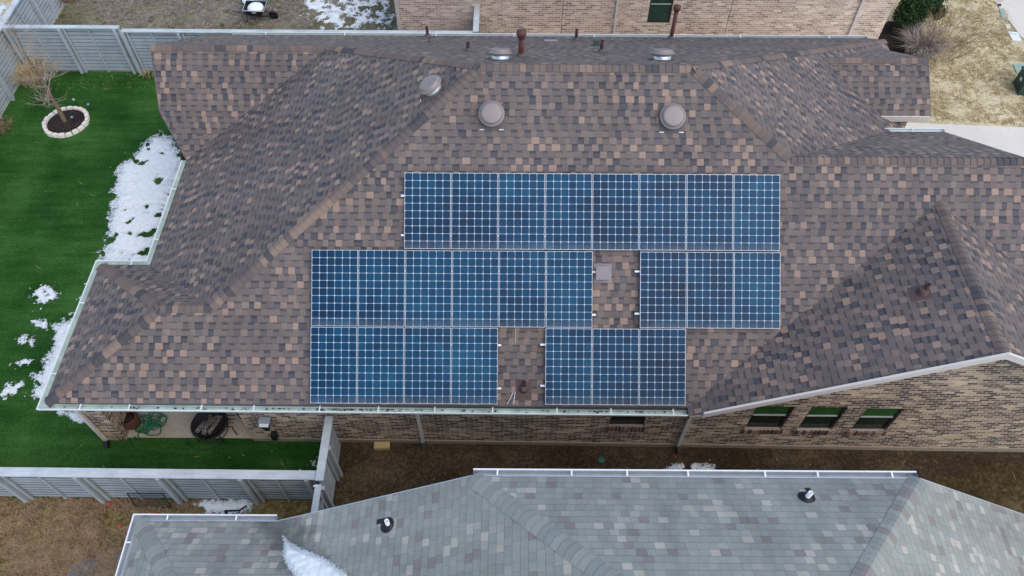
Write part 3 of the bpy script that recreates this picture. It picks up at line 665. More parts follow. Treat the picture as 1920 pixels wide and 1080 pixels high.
b = MB(); b.box(-.16, .16, -.2, .2, .001, .008); b.build('flashing', M['green_box'], o, True); b = MB(); b.box(-.08, .08, -.12, .1, .008, .12); b.build('hood', M['green_box'], o, True)
b = MB(); P = N.px(1033, 76); b.box(-.19, .19, -.22, .22, .003, .012, Matrix.Translation(P) @ frame_of(N.n).to_4x4()); tag(b.build('flashing_plate', M['grey_metal']), 'pale metal plate lying on the back slope near the gutter', 'metal plate')
# cable ends in the panel gaps
b = MB(); a = S.px(1190, 614, .03); c_ = S.px(1190, 578, .06); b.tube([a, a.lerp(c_, .5) + Vector((.02, 0, .02)), c_, S.px(1194, 583, .08)], .008, 6); tag(b.build('cable', M['green_lid']), 'thin green cable in the middle row gap beside the panel', 'cable')
b = MB(); b.tube([S.px(963, 757, .03), S.px(966, 735, .05), S.px(961, 738, .05), S.px(952, 756, .03), S.px(950, 758, .02)], .007, 6); tag(b.build('cable', M['white_metal']), 'thin pale cable loop beside the pipe in bottom row gap', 'cable')
b = MB(); b.tube([S.px(966, 616, .03), S.px(967, 628, .04), S.px(966, 642, .03)], .007, 6); tag(b.build('cable', M['straw']), 'short straw coloured cable end atop the bottom row gap', 'cable')

# ------------------------------------------------------------------ grey-roofed house in front
gh = thing('grey_house', 'neighbouring house with blue grey shingle roof in the foreground', 'house', (1, 0, 0))
GY = 5.20; nE = 0.62; wE = 0.60; eE = 0.64; m2 = 0.55; ZN = 5.0; ZL = 2.65
GN_ = Plane(0, GY, ZN, 0, -nE); CW = Vector((-0.67, GY, ZN)); CE = Vector((7.02, GY, ZN))
GW = Plane(CW.x, 0, ZN, wE, 0); GE = Plane(CE.x, 0, ZN, -eE, 0); LCx = -7.30; GL = Plane(0, GY, ZL, 0, -m2); GLW = Plane(LCx, 0, ZL, 0.62, 0)
vx = CW.x - (ZN - ZL) / wE; VV = Vector((vx, GY, ZL))
tA = (CE.x - CW.x) / (1 / wE + 1 / eE); AP = Vector((CW.x + tA / wE, GY - tA / nE, ZN + tA)); YB = -9.0
tt = 1.9; VT = VV + Vector((1 / wE, -1 / m2, 1)) * tt; HT = Vector((LCx, GY, ZL)) + Vector((1 / 0.62, -1 / m2, 1)) * tt
b = MB()
polys = [[CW, CE, AP], [VV, CW, AP, Vector((AP.x, YB, AP.z)), Vector((VT.x, YB, VT.z)), VT], [CE, Vector((CE.x + 3.4, GY, GE.z(CE.x + 3.4, 0))), Vector((CE.x + 3.4, YB, GE.z(CE.x + 3.4, 0))), Vector((AP.x, YB, AP.z)), AP],
         [Vector((LCx, GY, ZL)), VV, VT, HT], [Vector((LCx, GY, ZL)), HT, Vector((HT.x, YB, HT.z)), Vector((LCx, YB, ZL))], [HT, VT, Vector((VT.x, YB, VT.z)), Vector((HT.x, YB, HT.z))]]
for i, q in enumerate(polys):
    n = Vector((0, 0, 0))
    for k in range(len(q)): n += q[k].cross(q[(k + 1) % len(q)])
    if n.z < 0: q = q[::-1]; n = -n
    n.normalize(); u = ZUP.cross(n).normalized() if abs(n.z) < .999 else Vector((1, 0, 0)); vv = n.cross(u)
    b.poly(q, uv=[(p.dot(u) + 5.3 * i, p.dot(vv)) for p in q])
groof = b.build('roof', M['shingle_grey'], gh)
for a, c_, p, q in ((CW, AP, GN_, GW), (CE, AP, GN_, GE), (Vector((LCx, GY, ZL)), HT, GL, GLW), (Vector((AP.x, YB, AP.z)), AP, GW, GE)): cap_line(a, c_, p.n, q.n, groof, M['cap_grey'], 0.145, 0.165, low=.55)
gutter([(CW.x + .02, GY, ZN), (CE.x - .02, GY, ZN)], [(0, 1, 0)], gh, M['grey_metal'], M['white_metal'], 1.05, 0.12, hm=M['white_metal'])
gutter([(VV.x - .02, GY, ZL), (LCx, GY, ZL), (LCx, YB, ZL)], [(0, 1, 0), (-1, 0, 0)], gh, M['grey_metal'], M['white_metal'], 1.0, 0.12, hm=M['white_metal'])
b = MB(); wy_ = 4.78
b.poly([(-6.9, wy_, 0), (-6.9, wy_, 2.55), (vx, wy_, 2.55), (CW.x + .2, wy_, 4.85), (CE.x - .2, wy_, 4.85), (CE.x + 3.0, wy_, 2.85), (CE.x + 3.0, wy_, 0)]); b.poly([(-6.9, wy_, 0), (-6.9, YB, 0), (-6.9, YB, 2.55), (-6.9, wy_, 2.55)]); b.poly([(CE.x + 3.0, wy_, 0), (CE.x + 3.0, YB, 0), (CE.x + 3.0, YB, 2.85), (CE.x + 3.0, wy_, 2.85)])
b.build('wall', M['brick_grey'], gh)
b = MB(); fascia(VV, CW, (0, 1, 0), .15); fascia(CW, CE, (0, 1, 0), .17); fascia(CE, GE.p(CE.x + 3.4, GY), (0, 1, 0), .15); fascia((LCx, GY, ZL), VV, (0, 1, 0)); fascia((LCx, YB, ZL), (LCx, GY, ZL), (-1, 0, 0)); b.build('fascia', M['grey_metal'], gh)
def pvc(pl, x_, y_, topx, topy, label):
    P = pl.px(x_, y_); o = thing('vent_pipe', label, 'vent pipe', P, None, 'white pipes on the grey roof'); R_ = frame_of(pl.n).to_4x4(); h = .24
    b = MB(); pts = [R_ @ Vector((.15 * cos(a_) * (1 if cos(a_) < 0.4 else .9), .15 * sin(a_) - .02, .006)) for a_ in [2 * pi * i / 14 for i in range(14)]]; b.poly(pts); b.box(-.15, -.06, -.27, -.05, .002, .007, R_); b.lathe([(.12, .006), (.09, .04), (.055, .07)], 16, R_); b.build('flashing', M['black'], o, True)
    b = MB(); b.lathe([(.04, -.05), (.04, h), (.03, h), (.03, h - .1), (.001, h - .1)], 16); b.build('pipe', M['white_metal'], o, True)
pvc(GW, 728, 985, 722, 970, 'white pipe with black collar on left slope of grey roof'); pvc(GN_, 1512, 934, 1526, 918, 'white pipe with black collar near the grey roof right hip')

# ------------------------------------------------------------------ tan brick house behind
th = thing('tan_house', 'neighbouring house with pale tan brick wall across the back', 'house', (4.4, 28, 0))
TY = 23.4; b = MB(); TX0, TX1 = -4.08, 12.93; tw = (4.64, 5.43, 1.10, 2.45)
for x0, x1, z0, z1 in ((TX0, tw[0], 0, 2.62), (tw[1], TX1, 0, 2.62), (tw[0], tw[1], 0, tw[2]), (tw[0], tw[1], tw[3], 2.62)):
    b.poly([(x0, TY, z0), (x1, TY, z0), (x1, TY, z1), (x0, TY, z1)])
x0, x1, z0, z1 = tw; d_ = .13
b.poly([(x0, TY, z0), (x0, TY, z1), (x0, TY + d_, z1), (x0, TY + d_, z0)]); b.poly([(x1, TY, z0), (x1, TY + d_, z0), (x1, TY + d_, z1), (x1, TY, z1)]); b.poly([(x0, TY, z0), (x0, TY + d_, z0), (x1, TY + d_, z0), (x1, TY, z0)])
b.poly([(TX0, TY, 0), (TX0, TY, 2.62), (TX0, 36, 2.62), (TX0, 36, 0)]); b.poly([(TX1, TY, 0), (TX1, 36, 0), (TX1, 36, 2.62), (TX1, TY, 2.62)]); b.poly([(TX0, 36, 0), (TX0, 36, 2.62), (TX1, 36, 2.62), (TX1, 36, 0)])
b.build('wall', M['brick_tan'], th)
window(*tw, TY, th, M['glass_teal'], M['glass_teal'], sillm=False)
b = MB(); e0 = Vector((TX0 - .4, TY - .3, 2.7)); e1 = Vector((TX1 + .4, TY - .3, 2.7)); e2 = Vector((TX1 + .4, 36.4, 2.7)); e3 = Vector((TX0 - .4, 36.4, 2.7)); ra = Vector((1.5, 29.7, 6.4)); rb = Vector((7.2, 29.7, 6.4))
for q in ([e0, e1, rb, ra], [e1, e2, rb], [e2, e3, ra, rb], [e3, e0, ra], [e3, e2, e1, e0]): b.poly(q)
b.build('roof', M['shingle'], th)
for (xa, ya), (xb, yb), wd, mt, nm in (((1620, 0), (1588, 68), .09, M['downspout'], 'downspout'), ((741, 0), (752, 52), .10, M['downspout'], 'downspout'), ((1158, 0), (1150, 65), .075, M['downspout'], 'downspout')):
    P = at_y((xa + xb) / 2, (ya + yb) / 2, TY); b = MB(); b.box(P.x - wd / 2, P.x + wd / 2, TY - .08, TY - .004, .1, 2.6); b.build(nm, mt, th)
for xa, ya in ((1054, 30), (1367, 30)):
    P = at_y(xa, ya, TY); b = MB(); b.box(P.x - .008, P.x + .008, TY - .003, TY + .002, 0, 2.6); b.build('control_joint', M['wframe'], th)

# ------------------------------------------------------------------ fences
def fence_run(name, label, a, c_, top, side, post_at, cap_w=0.2, group=None, boards=12, cat='fence', battens=True, mats=None, gap=.024):
    a, c_ = Vector(a), Vector(c_); d = (c_ - a); Ln = d.length; d.normalize(); o = thing(name, label, cat, (a + c_) / 2, None, group); nrm = Vector((d.y, -d.x, 0)) * side
    B_, P_, C_ = mats or (M['board'], M['post'], M['fcap'])
    b = MB(); hb = (top - 0.10) / boards
    for i in range(boards):
        z0 = 0.05 + i * hb; k = 0; s0 = 0
        tilt = random.uniform(-.003, .003)
        b.bar(a + ZUP * (z0 + hb / 2) + nrm * tilt, c_ + ZUP * (z0 + hb / 2) + nrm * (tilt + random.uniform(-.003, .003)), 0.022, hb - gap)
    q0 = len(b.f); b.bar(a + ZUP * (top / 2) - nrm * .002, c_ + ZUP * (top / 2) - nrm * .002, .008, top - .12)
    for q in range(q0, len(b.f)): b.m[q] = 1
    b.build('board_panel', [B_, M['joint']], o)
    for s_ in post_at:
        p = a + d * s_ + nrm * 0.065; b = MB(); b.bar(p + nrm * .02, p + nrm * .02 + ZUP * (top - .03), .09, .12, up=nrm); b.build('post', P_, o)
        p2 = p + d * 0.13 - nrm * .012; b = MB(); b.bar(p2, p2 + ZUP * (top - .03), .06, .05, up=nrm); b.build('post', P_, o)
    if battens:
        for s0, s1 in zip(post_at[:-1], post_at[1:]):
            p = a + d * ((s0 + s1) / 2) + nrm * .03; b = MB(); b.bar(p, p + ZUP * (top - .04), .05, .035, up=nrm); b.build('batten', P_, o)
    b = MB(); k = max(1, int(Ln / 2.4)); 
    for i in range(k):
        b.bar(a + d * (Ln * i / k + .002) + ZUP * (top + random.uniform(-.004, .004)) + nrm * .02, a + d * (Ln * (i + 1) / k - .002) + ZUP * (top + random.uniform(-.004, .004)) + nrm * .02, cap_w, .035)
    b.build('top_cap', C_, o)
    return o
FG_ = 'grey board fences around the yards'
fence_run('board_fence', 'grey board fence at far end of turf, taller corner stretch', (-16.95, 22.02, 0), (-13.05, 22.02, 0), 1.83, 1, [0.12, 1.92, 3.75], .17, FG_)
fence_run('board_fence', 'long grey board fence between turf and back neighbour, running behind roof', (-13.03, 22.02, 0), (-1.25, 22.02, 0), 1.70, 1, [0.05, 1.9, 3.75, 5.6, 7.45, 9.3, 11.2], .17, FG_)
fence_run('board_fence', 'short grey board fence return joining the tan brick wall', (-1.27, 21.95, 0), (-1.27, 23.38, 0), 1.76, 1, [0.6], .19, FG_)
fence_run('board_fence', 'grey board fence along the left edge of turf past the bare tree', (-17.0, 12.0, 0), (-17.0, 30.0, 0), 1.83, 1, [1.3, 3.1, 4.9, 6.7, 8.5, 10.3, 12.1, 13.9, 15.7], .2, FG_)
fence_run('board_fence', 'grey board fence between turf strip and the brown foreground yard', (-15.0, 6.68, 0), (-4.25, 6.62, 0), 1.55, 1, [0.1, 1.9, 3.7, 5.5, 7.3, 9.1, 10.55], .21, FG_, boards=10, gap=.05)
fence_run('board_fence', 'bluish board fence crossing the narrow side yard to the brick wall', (-4.16, 7.98, 0), (-4.16, 6.45, 0), 1.62, -1, [0.75], .18, FG_, battens=False, boards=10, gap=.05)
o = fence_run('fence_gate', 'bluish board gate with diagonal brace beside grey roof edge', (-4.17, 6.38, 0), (-4.17, 5.45, 0), 1.58, -1, [0.06, 0.72], .14, None, cat='gate', battens=False, boards=10, gap=.05)
b = MB(); b.bar((-4.13, 6.3, 1.45), (-4.13, 5.5, .25), .03, .09, up=(1, 0, 0)); b.build('brace', M['post'], o)
b = MB(); P = at_z(596, 911, 1.6); b.tube([P, P + Vector((-.1, .0, -.02))], .02, 8); b.build('latch', M['white_metal'], o)

# ------------------------------------------------------------------ snow
def inside(p, q):
    c = False
    for i in range(len(q)):
        a, d = q[i], q[i - 1]
        if (a[1] > p[1]) != (d[1] > p[1]) and p[0] < (d[0] - a[0]) * (p[1] - a[1]) / (d[1] - a[1]) + a[0]: c = not c
    return c
def edged(p, q):
    best = 1e9
    for i in range(len(q)):
        a, d = Vector(q[i][:2]), Vector(q[i - 1][:2]); e = d - a; t_ = max(0, min(1, (Vector(p) - a).dot(e) / max(e.length_squared, 1e-9))); best = min(best, (Vector(p) - a - e * t_).length)
    return best
def snow(label, q, zf, thick=.05, step=.04, edge=.25, amp=.6, bias=0.0, freq=2.2, seed=0, holes=1.0, name='snow_patch', kind=None, group='melting snow patches'):
    xs_ = [p[0] for p in q]; ys_ = [p[1] for p in q]; x0, y0 = min(xs_) - .3, min(ys_) - .3
    nx = int((max(xs_) + .3 - x0) / step) + 1; ny = int((max(ys_) + .3 - y0) / step) + 1; idx = {}; b = MB(); hs = {}; ts = {}
    for i in range(nx):
        for j in range(ny):
            x, y = x0 + i * step, y0 + j * step; dd = edged((x, y), q)
            if not inside((x, y), q): dd = -dd
            if dd < -.3: continue
            v = min(dd / edge, 1.0)
            hole = max(0, noise.noise(Vector((x * 2.7 + seed * 3.1, y * 2.7, 9.1 + seed))) + .35 * noise.noise(Vector((x * 7, y * 7, seed))) - .33 - .05 * (y - 16) * (1 if seed == 1 else 0)) * 7 * holes * (1 if dd < edge * 3 else .6)
            nz = -hole + noise.noise(Vector((x * freq + seed, y * freq, seed * 1.7))) * .6 + noise.noise(Vector((x * freq * 3.1, y * freq * 3.1 + seed, 3.3))) * .45 + noise.noise(Vector((x * freq * 8, y * freq * 8, seed))) * .45
            h = v + nz * amp * 1.6 + bias
            if h > 0: ts[(i, j)] = min(h, 1.0); hs[(i, j)] = min(h, 1.0) * thick + .012 + nz * .2 * thick
    for (i, j) in hs:
        x, y = x0 + i * step, y0 + j * step; idx[(i, j)] = len(b.v); b.v.append(Vector((x, y, zf(x, y) + hs[(i, j)])))
    for (i, j) in hs:
        k = [(i, j), (i + 1, j), (i + 1, j + 1), (i, j + 1)]
        k = [c for c in k if c in idx]
        if len(k) >= 3: b.f.append([idx[c] for c in k]); b.m.append(0); b.sm.append(True); b.uv.append([(ts[c], 0.0) for c in k])
    if not b.f: return None
    o = b.build(name, M['snow']); return tag(o, label, 'snow', group if not kind else None, kind)
G0f = lambda x, y: 0.012
P2 = lambda *px: [tuple(at_z(x, y, .02))[:2] for x, y in px]
snow('large snow patch on green turf beside the left gutter', P2((300, 246), (356, 292), (312, 420), (280, 500), (178, 500), (205, 440), (203, 395), (210, 375), (216, 318), (242, 292), (268, 268)), G0f, .07, .03, .45, .42, .10, 2.4, 1)
snow('ragged strip of snow on turf along the lower left gutter', P2((165, 540), (132, 592), (100, 612), (103, 640), (85, 680), (62, 700), (72, 722), (55, 735), (72, 748), (110, 760), (185, 560)), G0f, .055, .025, .32, .75, .12, 3.4, 2)
snow('small snow patch on turf left of the lower gutter strip', P2((58, 545), (75, 536), (100, 540), (115, 552), (95, 566), (82, 575), (62, 562)), G0f, .045, .022, .22, 1.0, -0.02, 5, 3)
snow('snow scraps on turf farther left, midway down the lawn', P2((30, 640), (45, 628), (68, 632), (62, 650), (45, 652)), G0f, .045, .022, .22, 1.0, -0.10, 5, 4)
snow('snow patch on turf at the left edge of picture', P2((0, 725), (30, 718), (48, 712), (40, 728), (18, 748), (-10, 748)), G0f, .045, .022, .22, 1.0, -0.02, 5, 5)
snow('snow scraps on turf between the strip and the left edge', P2((20, 680), (40, 674), (62, 672), (55, 684), (30, 690)), G0f, .045, .022, .22, 1.0, -0.12, 5, 6)
snow('small snow scraps on turf beside ragged strip', P2((60, 605), (88, 604), (90, 618), (66, 618)), G0f, .05, .03, .2, .8, -.05, 3, 12)
snow('snow on turf below the roof corner, beside brick column', P2((100, 760), (150, 770), (172, 792), (165, 800), (140, 790), (110, 782)), G0f, .06, .03, .2, .55, .08, 3, 7)
snow('broad snow patch on back neighbour lawn beside the tan wall', P2((548, 0), (600, -60), (735, -60), (748, 60), (600, 60), (576, 40), (562, 22)), lambda x, y: .006, .045, .035, .5, 1.0, -.45, 4.5, 8, 2.0)
snow('thin snow beside fence, near black stand by the grey gutter', P2((362, 945), (395, 937), (470, 936), (470, 958), (420, 965), (390, 960)), lambda x, y: .006, .05, .03, .2, .45, .25, 2, 9)
snow('snow scraps in the turf corner by the bluish fence', P2((565, 868), (580, 862), (600, 850), (600, 880), (560, 880)), G0f, .045, .022, .22, 1.0, -0.22, 5, 10)
snow('snow patch on dirt behind the grey roof gutter', P2((1240, 880), (1262, 866), (1300, 864), (1338, 876), (1335, 886), (1245, 886)), lambda x, y: .01, .05, .03, .2, .5, .1, 2.4, 11)
snow('thin snow beyond left fence at picture corner', P2((-40, 60), (0, 45), (22, 8), (10, 5), (-30, 20)), lambda x, y: .002, .04, .05, .3, .6, 0, 2.4, 13)
gz_ = lambda x, y: max(GW.z(x, y), GL.z(x, y))
def vpx(x_, y_): 
    a, c_ = GW.px(x_, y_), GL.px(x_, y_); return a if a.z > c_.z else c_
snow('thick white snow lying in the grey roof valley', [tuple(vpx(*q))[:2] for q in ((530, 1004), (548, 1020), (575, 1032), (602, 1043), (628, 1058), (648, 1074), (690, 1120), (580, 1120), (556, 1085), (538, 1062), (530, 1040), (533, 1018))], gz_, .17, .02, .16, .03, .22, 1.5, 15, 0.0, group=None)

# ------------------------------------------------------------------ plants
def blades(bm_, P, n, h, spread, lean, wd, rnd):
    for i in range(n):
        a_ = rnd.uniform(0, 2 * pi); r_ = spread * math.sqrt(rnd.random()) * .45; p = Vector((P[0] + r_ * cos(a_), P[1] + r_ * sin(a_), P[2]))
        l_ = h * rnd.uniform(.6, 1.1); a2 = a_ + rnd.uniform(-.8, .8); k = lean * rnd.uniform(.3, 1.2); q = Vector((cos(a2), sin(a2), 0)); s_ = Vector((-sin(a2), cos(a2), 0)) * wd
        m_ = p + q * k * .35 * l_ + ZUP * l_ * .62; e = p + q * k * l_ + ZUP * l_ * (1 - .35 * k)
        bm_.poly([p - s_, p + s_, m_ + s_ * .8, m_ - s_ * .8], uv=[(0, 0)] * 4); bm_.poly([m_ - s_ * .8, m_ + s_ * .8, e], uv=[(0, 0)] * 3)
def clump(name, label, P, n, h, spread, lean, mat, wd=.008, seed=1, cat='grass clump', grp=None):
    b = MB(); blades(b, P, n, h, spread, lean, wd, random.Random(seed)); return tag(b.build(name, mat), label, cat, grp)
clump('ornamental_grass', 'tan dry grass clump in the fence corner behind bare tree', at_z(64, 152), 280, .85, .9, .9, M['straw'], .009, 3)
clump('ornamental_grass', 'pale dry weeds at the left edge beside the fence foot', at_z(-4, 245), 160, .4, .9, 1.0, M['straw_brown'], .009, 4)
clump('ornamental_grass', 'silvery dry grass clump beside the evergreen shrub', at_z(1722, 100), 420, .95, 1.1, .9, M['straw_grey'], .010, 5)
clump('ornamental_grass', 'dry yellow tuft at fence foot beside the roof edge', at_z(282, 140), 60, .3, .5, 1.0, M['straw'], .009, 6)
def twigs(bm_, p, d, ln, r, depth, rnd, up=.15):
    q = p; pts = [p]; rs = [r]; k = 4
    for i in range(k):
        d = (d + Vector((rnd.uniform(-.22, .22), rnd.uniform(-.22, .22), rnd.uniform(-.1, .2) + up * .3))).normalized(); q = q + d * ln / k; pts.append(q.copy()); rs.append(r * (1 - .6 * (i + 1) / k))
        if depth > 0 and i > 0:
            for _ in range(2 if depth > 1 else 1 + (rnd.random() < .5)):
                a_ = rnd.uniform(0, 2 * pi); s_ = (d * .55 + Vector((cos(a_), sin(a_), rnd.uniform(-.15, .5))) * .75).normalized()
                twigs(bm_, q.copy(), s_, ln * rnd.uniform(.42, .62), r * .5, depth - 1, rnd, up)
    bm_.tube(pts, rs, 5 if r > .012 else 3, cap=False)
clump_b = MB(); rnd = random.Random(21); P = at_z(1768, 92)
for i in range(36):
    a_ = rnd.uniform(0, 2 * pi); twigs(clump_b, P + Vector((cos(a_), sin(a_), 0)) * rnd.uniform(0, .7), Vector((cos(a_) * .8, sin(a_) * .8, .8)).normalized(), rnd.uniform(.7, 1.2), .010, 2, rnd, .1)
tag(clump_b.build('bare_bush', M['straw_brown']), 'wide leafless brown bush between evergreen shrub and tan lawn', 'bush')
tr = thing('bare_tree', 'young leafless tree standing in the white stone ring', 'tree', at_z(122, 228)); P = Vector(tr.location); rnd = random.Random(5)
b = MB(); path = [P + Vector((0, 0, 0)), P + Vector((.03, .02, .6)), P + Vector((-.02, .04, 1.3)), P + Vector((.05, .02, 2.0)), P + Vector((.02, 0, 2.7)), P + Vector((.1, .03, 3.3)), P + Vector((.12, .03, 3.8))]
b.tube(path, [.075, .062, .054, .042, .026, .014, .006], 10); b.build('trunk', M['bark'], tr)
b = MB()
for i in range(27):
    z_ = .8 + 2.7 * rnd.random() ** 1.3; k = z_ / 3.8; a_ = rnd.uniform(0, 2 * pi); p = P + Vector((.02 + .09 * k, .02, z_)); ln = (1.25 - .75 * k) * rnd.uniform(.6, 1.05)
    twigs(b, p, Vector((cos(a_), sin(a_), rnd.uniform(.0, .6))).normalized(), ln, .017 * (1.3 - k * .8), 2, rnd, .1)
b.build('crown', M['twig'], tr)
ring = thing('stone_ring', 'ring of white edging stones around the bare tree', 'edging', at_z(125, 230)); P = Vector(ring.location); rnd = random.Random(8)
for i in range(20):
    a0 = 2 * pi * i / 20; a1 = 2 * pi * (i + .93) / 20; b = MB(); h = .10 + rnd.uniform(-.012, .012); ri, ro = .60 + rnd.uniform(-.01, .01), .74 + rnd.uniform(-.015, .015)
    def rp(a_, r_, z_): return P + Vector((r_ * cos(a_), r_ * sin(a_), z_))
    am = (a0 + a1) / 2; top = [rp(a0 + .02, ri + .015, h), rp(a0 + .02, ro - .02, h), rp(am, ro - .012, h), rp(a1 - .02, ro - .02, h), rp(a1 - .02, ri + .015, h), rp(am, ri + .01, h)]
    bot = [rp(a0, ri, 0), rp(a0, ro, 0), rp(am, ro + .008, 0), rp(a1, ro, 0), rp(a1, ri, 0), rp(am, ri - .004, 0)]
    b.poly(top[::-1][::-1])
    for k in range(6): b.poly([bot[k], bot[(k + 1) % 6], top[(k + 1) % 6], top[k]])
    b.build('stone', M['stone'], ring)
b = MB(); b.poly([P + Vector((.6 * cos(2 * pi * i / 24), .6 * sin(2 * pi * i / 24), .035)) for i in range(24)]); tag(b.build('mulch', M['mulch']), kind='structure')
def leafy(name, label, P, rx, ry, h, n, mat, ls, seed, cat='shrub', trunkmat=None, grp=None):
    rnd = random.Random(seed); o = thing(name, label, cat, P, None, grp); b = MB(); P = Vector(P)
    lob = [(Vector((rnd.uniform(-.5, .5) * rx, rnd.uniform(-.5, .5) * ry, rnd.uniform(.25, .85) * h)), rnd.uniform(.35, .6)) for _ in range(14)]
    for i in range(n):
        c_, s_ = rnd.choice(lob); v = Vector((rnd.gauss(0, 1), rnd.gauss(0, 1), rnd.gauss(0, 1))).normalized() * (rnd.random() ** .35) * s_
        p = P + c_ + Vector((v.x * rx, v.y * ry, v.z * h * .5)); p.z = max(p.z, .03)
        u = Vector((rnd.gauss(0, 1), rnd.gauss(0, 1), rnd.gauss(0, .6))).normalized() * ls * rnd.uniform(.6, 1.3); q = u.cross(Vector((rnd.gauss(0, 1), rnd.gauss(0, 1), rnd.gauss(0, 1)))).normalized() * ls * .32
        b.poly([p, p + u * .5 + q, p + u, p + u * .5 - q], uv=[(0, 0)] * 4)
    b.build('crown', mat, o)
    b = MB()
    for i in range(5):
        a_ = rnd.uniform(0, 2 * pi); b.tube([P, P + Vector((cos(a_) * rx * .3, sin(a_) * ry * .3, h * .35)), P + Vector((cos(a_) * rx * .5, sin(a_) * ry * .5, h * .7))], [.03, .02, .008], 6)
    b.build('trunk', M['bark'], o); return o
leafy('evergreen_shrub', 'dense dark evergreen shrub at corner of tan house', at_z(1693, 62), .8, .62, 2.1, 6500, M['leaf'], .09, 31)
leafy('evergreen_shrub', 'lower lighter evergreen shrub behind the dense dark one', at_z(1728, 40), .7, .6, 1.7, 4200, M['leaf'], .09, 32)
leafy('autumn_shrub', 'straggly shrub with orange and green leaves behind corner fence', at_z(128, 8), .7, .8, 1.3, 900, M['leaf_autumn'], .07, 33)

# ------------------------------------------------------------------ small things in the yards
o = thing('patio_pot', 'round brown glazed pot on patio behind the brick column', 'pot', at_z(252, 797, .05)); b = MB()
b.lathe([(.13, 0), (.2, .12), (.235, .28), (.22, .40), (.19, .44), (.21, .47), (.185, .47), (.165, .43), (.16, .36), (.01, .36)], 28); b.build('body', M['pot'], o, True)
b = MB(); b.lathe([(.155, .33), (.155, .375), (.01, .378)], 20); b.build('soil', M['mulch'], o, True)
o = thing('patio_pot', 'white speckled pot half hidden under gutter beside brown pot', 'pot', at_z(231, 788, .05)); b = MB(); b.lathe([(.09, 0), (.13, .1), (.15, .3), (.16, .34), (.13, .34), (.12, .28), (.01, .28)], 24); b.build('body', M['white_pot'], o, True)
rnd = random.Random(11); b = MB(); pts = []; Pc = at_z(283, 797, .06); 
a_ = 0; cur = Pc.copy(); k = 240
for i in range(k):
    a_ += .30 + rnd.uniform(-.05, .05); r_ = .13 + .07 * sin(i * .13) + .05 * sin(i * .41)
    ct = Pc + Vector((.16 * sin(i * .071) + .05 * sin(i * .9), .13 * sin(i * .053 + 1), .0)); pts.append(ct + Vector((r_ * cos(a_) * 1.15, r_ * sin(a_) * .95, .015 + .05 * abs(sin(i * .21)) + .0002 * i)))
for q in ((268, 806), (258, 815), (262, 826), (250, 829), (247, 822), (255, 818)): pts.append(at_z(q[0], q[1], .07))
b.tube(pts, .016, 6); tag(b.build('garden_hose', M['hose']), 'tangled green garden hose on the patio edge', 'hose')
o = thing('fire_pit', 'black wire fire pit holding grey split logs on patio', 'fire pit', at_z(402, 808, .05)); P = Vector(o.location)
b = MB(); b.lathe([(.10, .24), (.24, .26), (.36, .34), (.40, .42), (.41, .42), (.37, .33), (.24, .245), (.10, .225)], 32); b.build('bowl', M['iron'], o, True)
b = MB(); b.tube([Vector((.43 * cos(2 * pi * i / 32), .43 * sin(2 * pi * i / 32), .40)) for i in range(33)], .016, 6); b.tube([Vector((.36 * cos(2 * pi * i / 32), .36 * sin(2 * pi * i / 32), .10)) for i in range(33)], .012, 6); b.build('rim', M['iron'], o, True)
for i in range(4):
    a_ = pi / 4 + i * pi / 2; b = MB(); b.tube([Vector((.40 * cos(a_), .40 * sin(a_), .40)), Vector((.36 * cos(a_), .36 * sin(a_), .2)), Vector((.44 * cos(a_), .44 * sin(a_), 0))], .016, 6); b.build('leg', M['iron'], o, True)
b = MB()
for i in range(12):
    a_ = pi * i / 12; b.tube([Vector((.41 * cos(a_) * cos(t_), .41 * sin(a_) * cos(t_), .42 + .24 * sin(t_))) for t_ in [pi * j / 12 for j in range(13)]], .006, 4)
for zz in (.3, .6): b.tube([Vector((.41 * cos(zz * pi / 2) * cos(2 * pi * i / 32), .41 * cos(zz * pi / 2) * sin(2 * pi * i / 32), .42 + .24 * sin(zz * pi / 2))) for i in range(33)], .006, 4)
b.build('wire_dome', M['iron'], o, True)
rnd = random.Random(3)
for i, (x_, y_, a_) in enumerate(((-.14, .0, 1.15), (.02, .03, 1.0), (.14, -.02, 1.25), (-.02, -.05, 1.5))):
    b = MB(); Mx = Matrix.Translation(Vector((P.x + x_, P.y + y_, P.z + .40 + .06 * (i == 3)))) @ Matrix.Rotation(a_, 4, 'Z') @ Matrix.Rotation(.15, 4, 'Y')
    b.tube([Mx @ Vector((t_, rnd.uniform(-.008, .008), rnd.uniform(-.006, .006))) for t_ in (-.26, -.1, .1, .26)], [.05, .055, .052, .045], 7, smooth=False)
    tag(b.build('firewood_log', M['log']), ['split grey log at the left inside fire pit', 'split grey log in the middle of fire pit', 'split grey log at the right inside fire pit', 'split grey log lying topmost in the fire pit'][i], 'log', 'logs in the fire pit')
b = MB(); Pq = at_z(386, 822, .03); b.tube([Pq + Vector((.46 * cos(a_), .30 * sin(a_), .01)) for a_ in [pi * 0.9 + pi * 1.25 * i / 24 for i in range(25)]], .010, 6); tag(b.build('metal_hoop', M['iron']), 'curved thin black hoop lying on turf by fire pit', 'hoop')
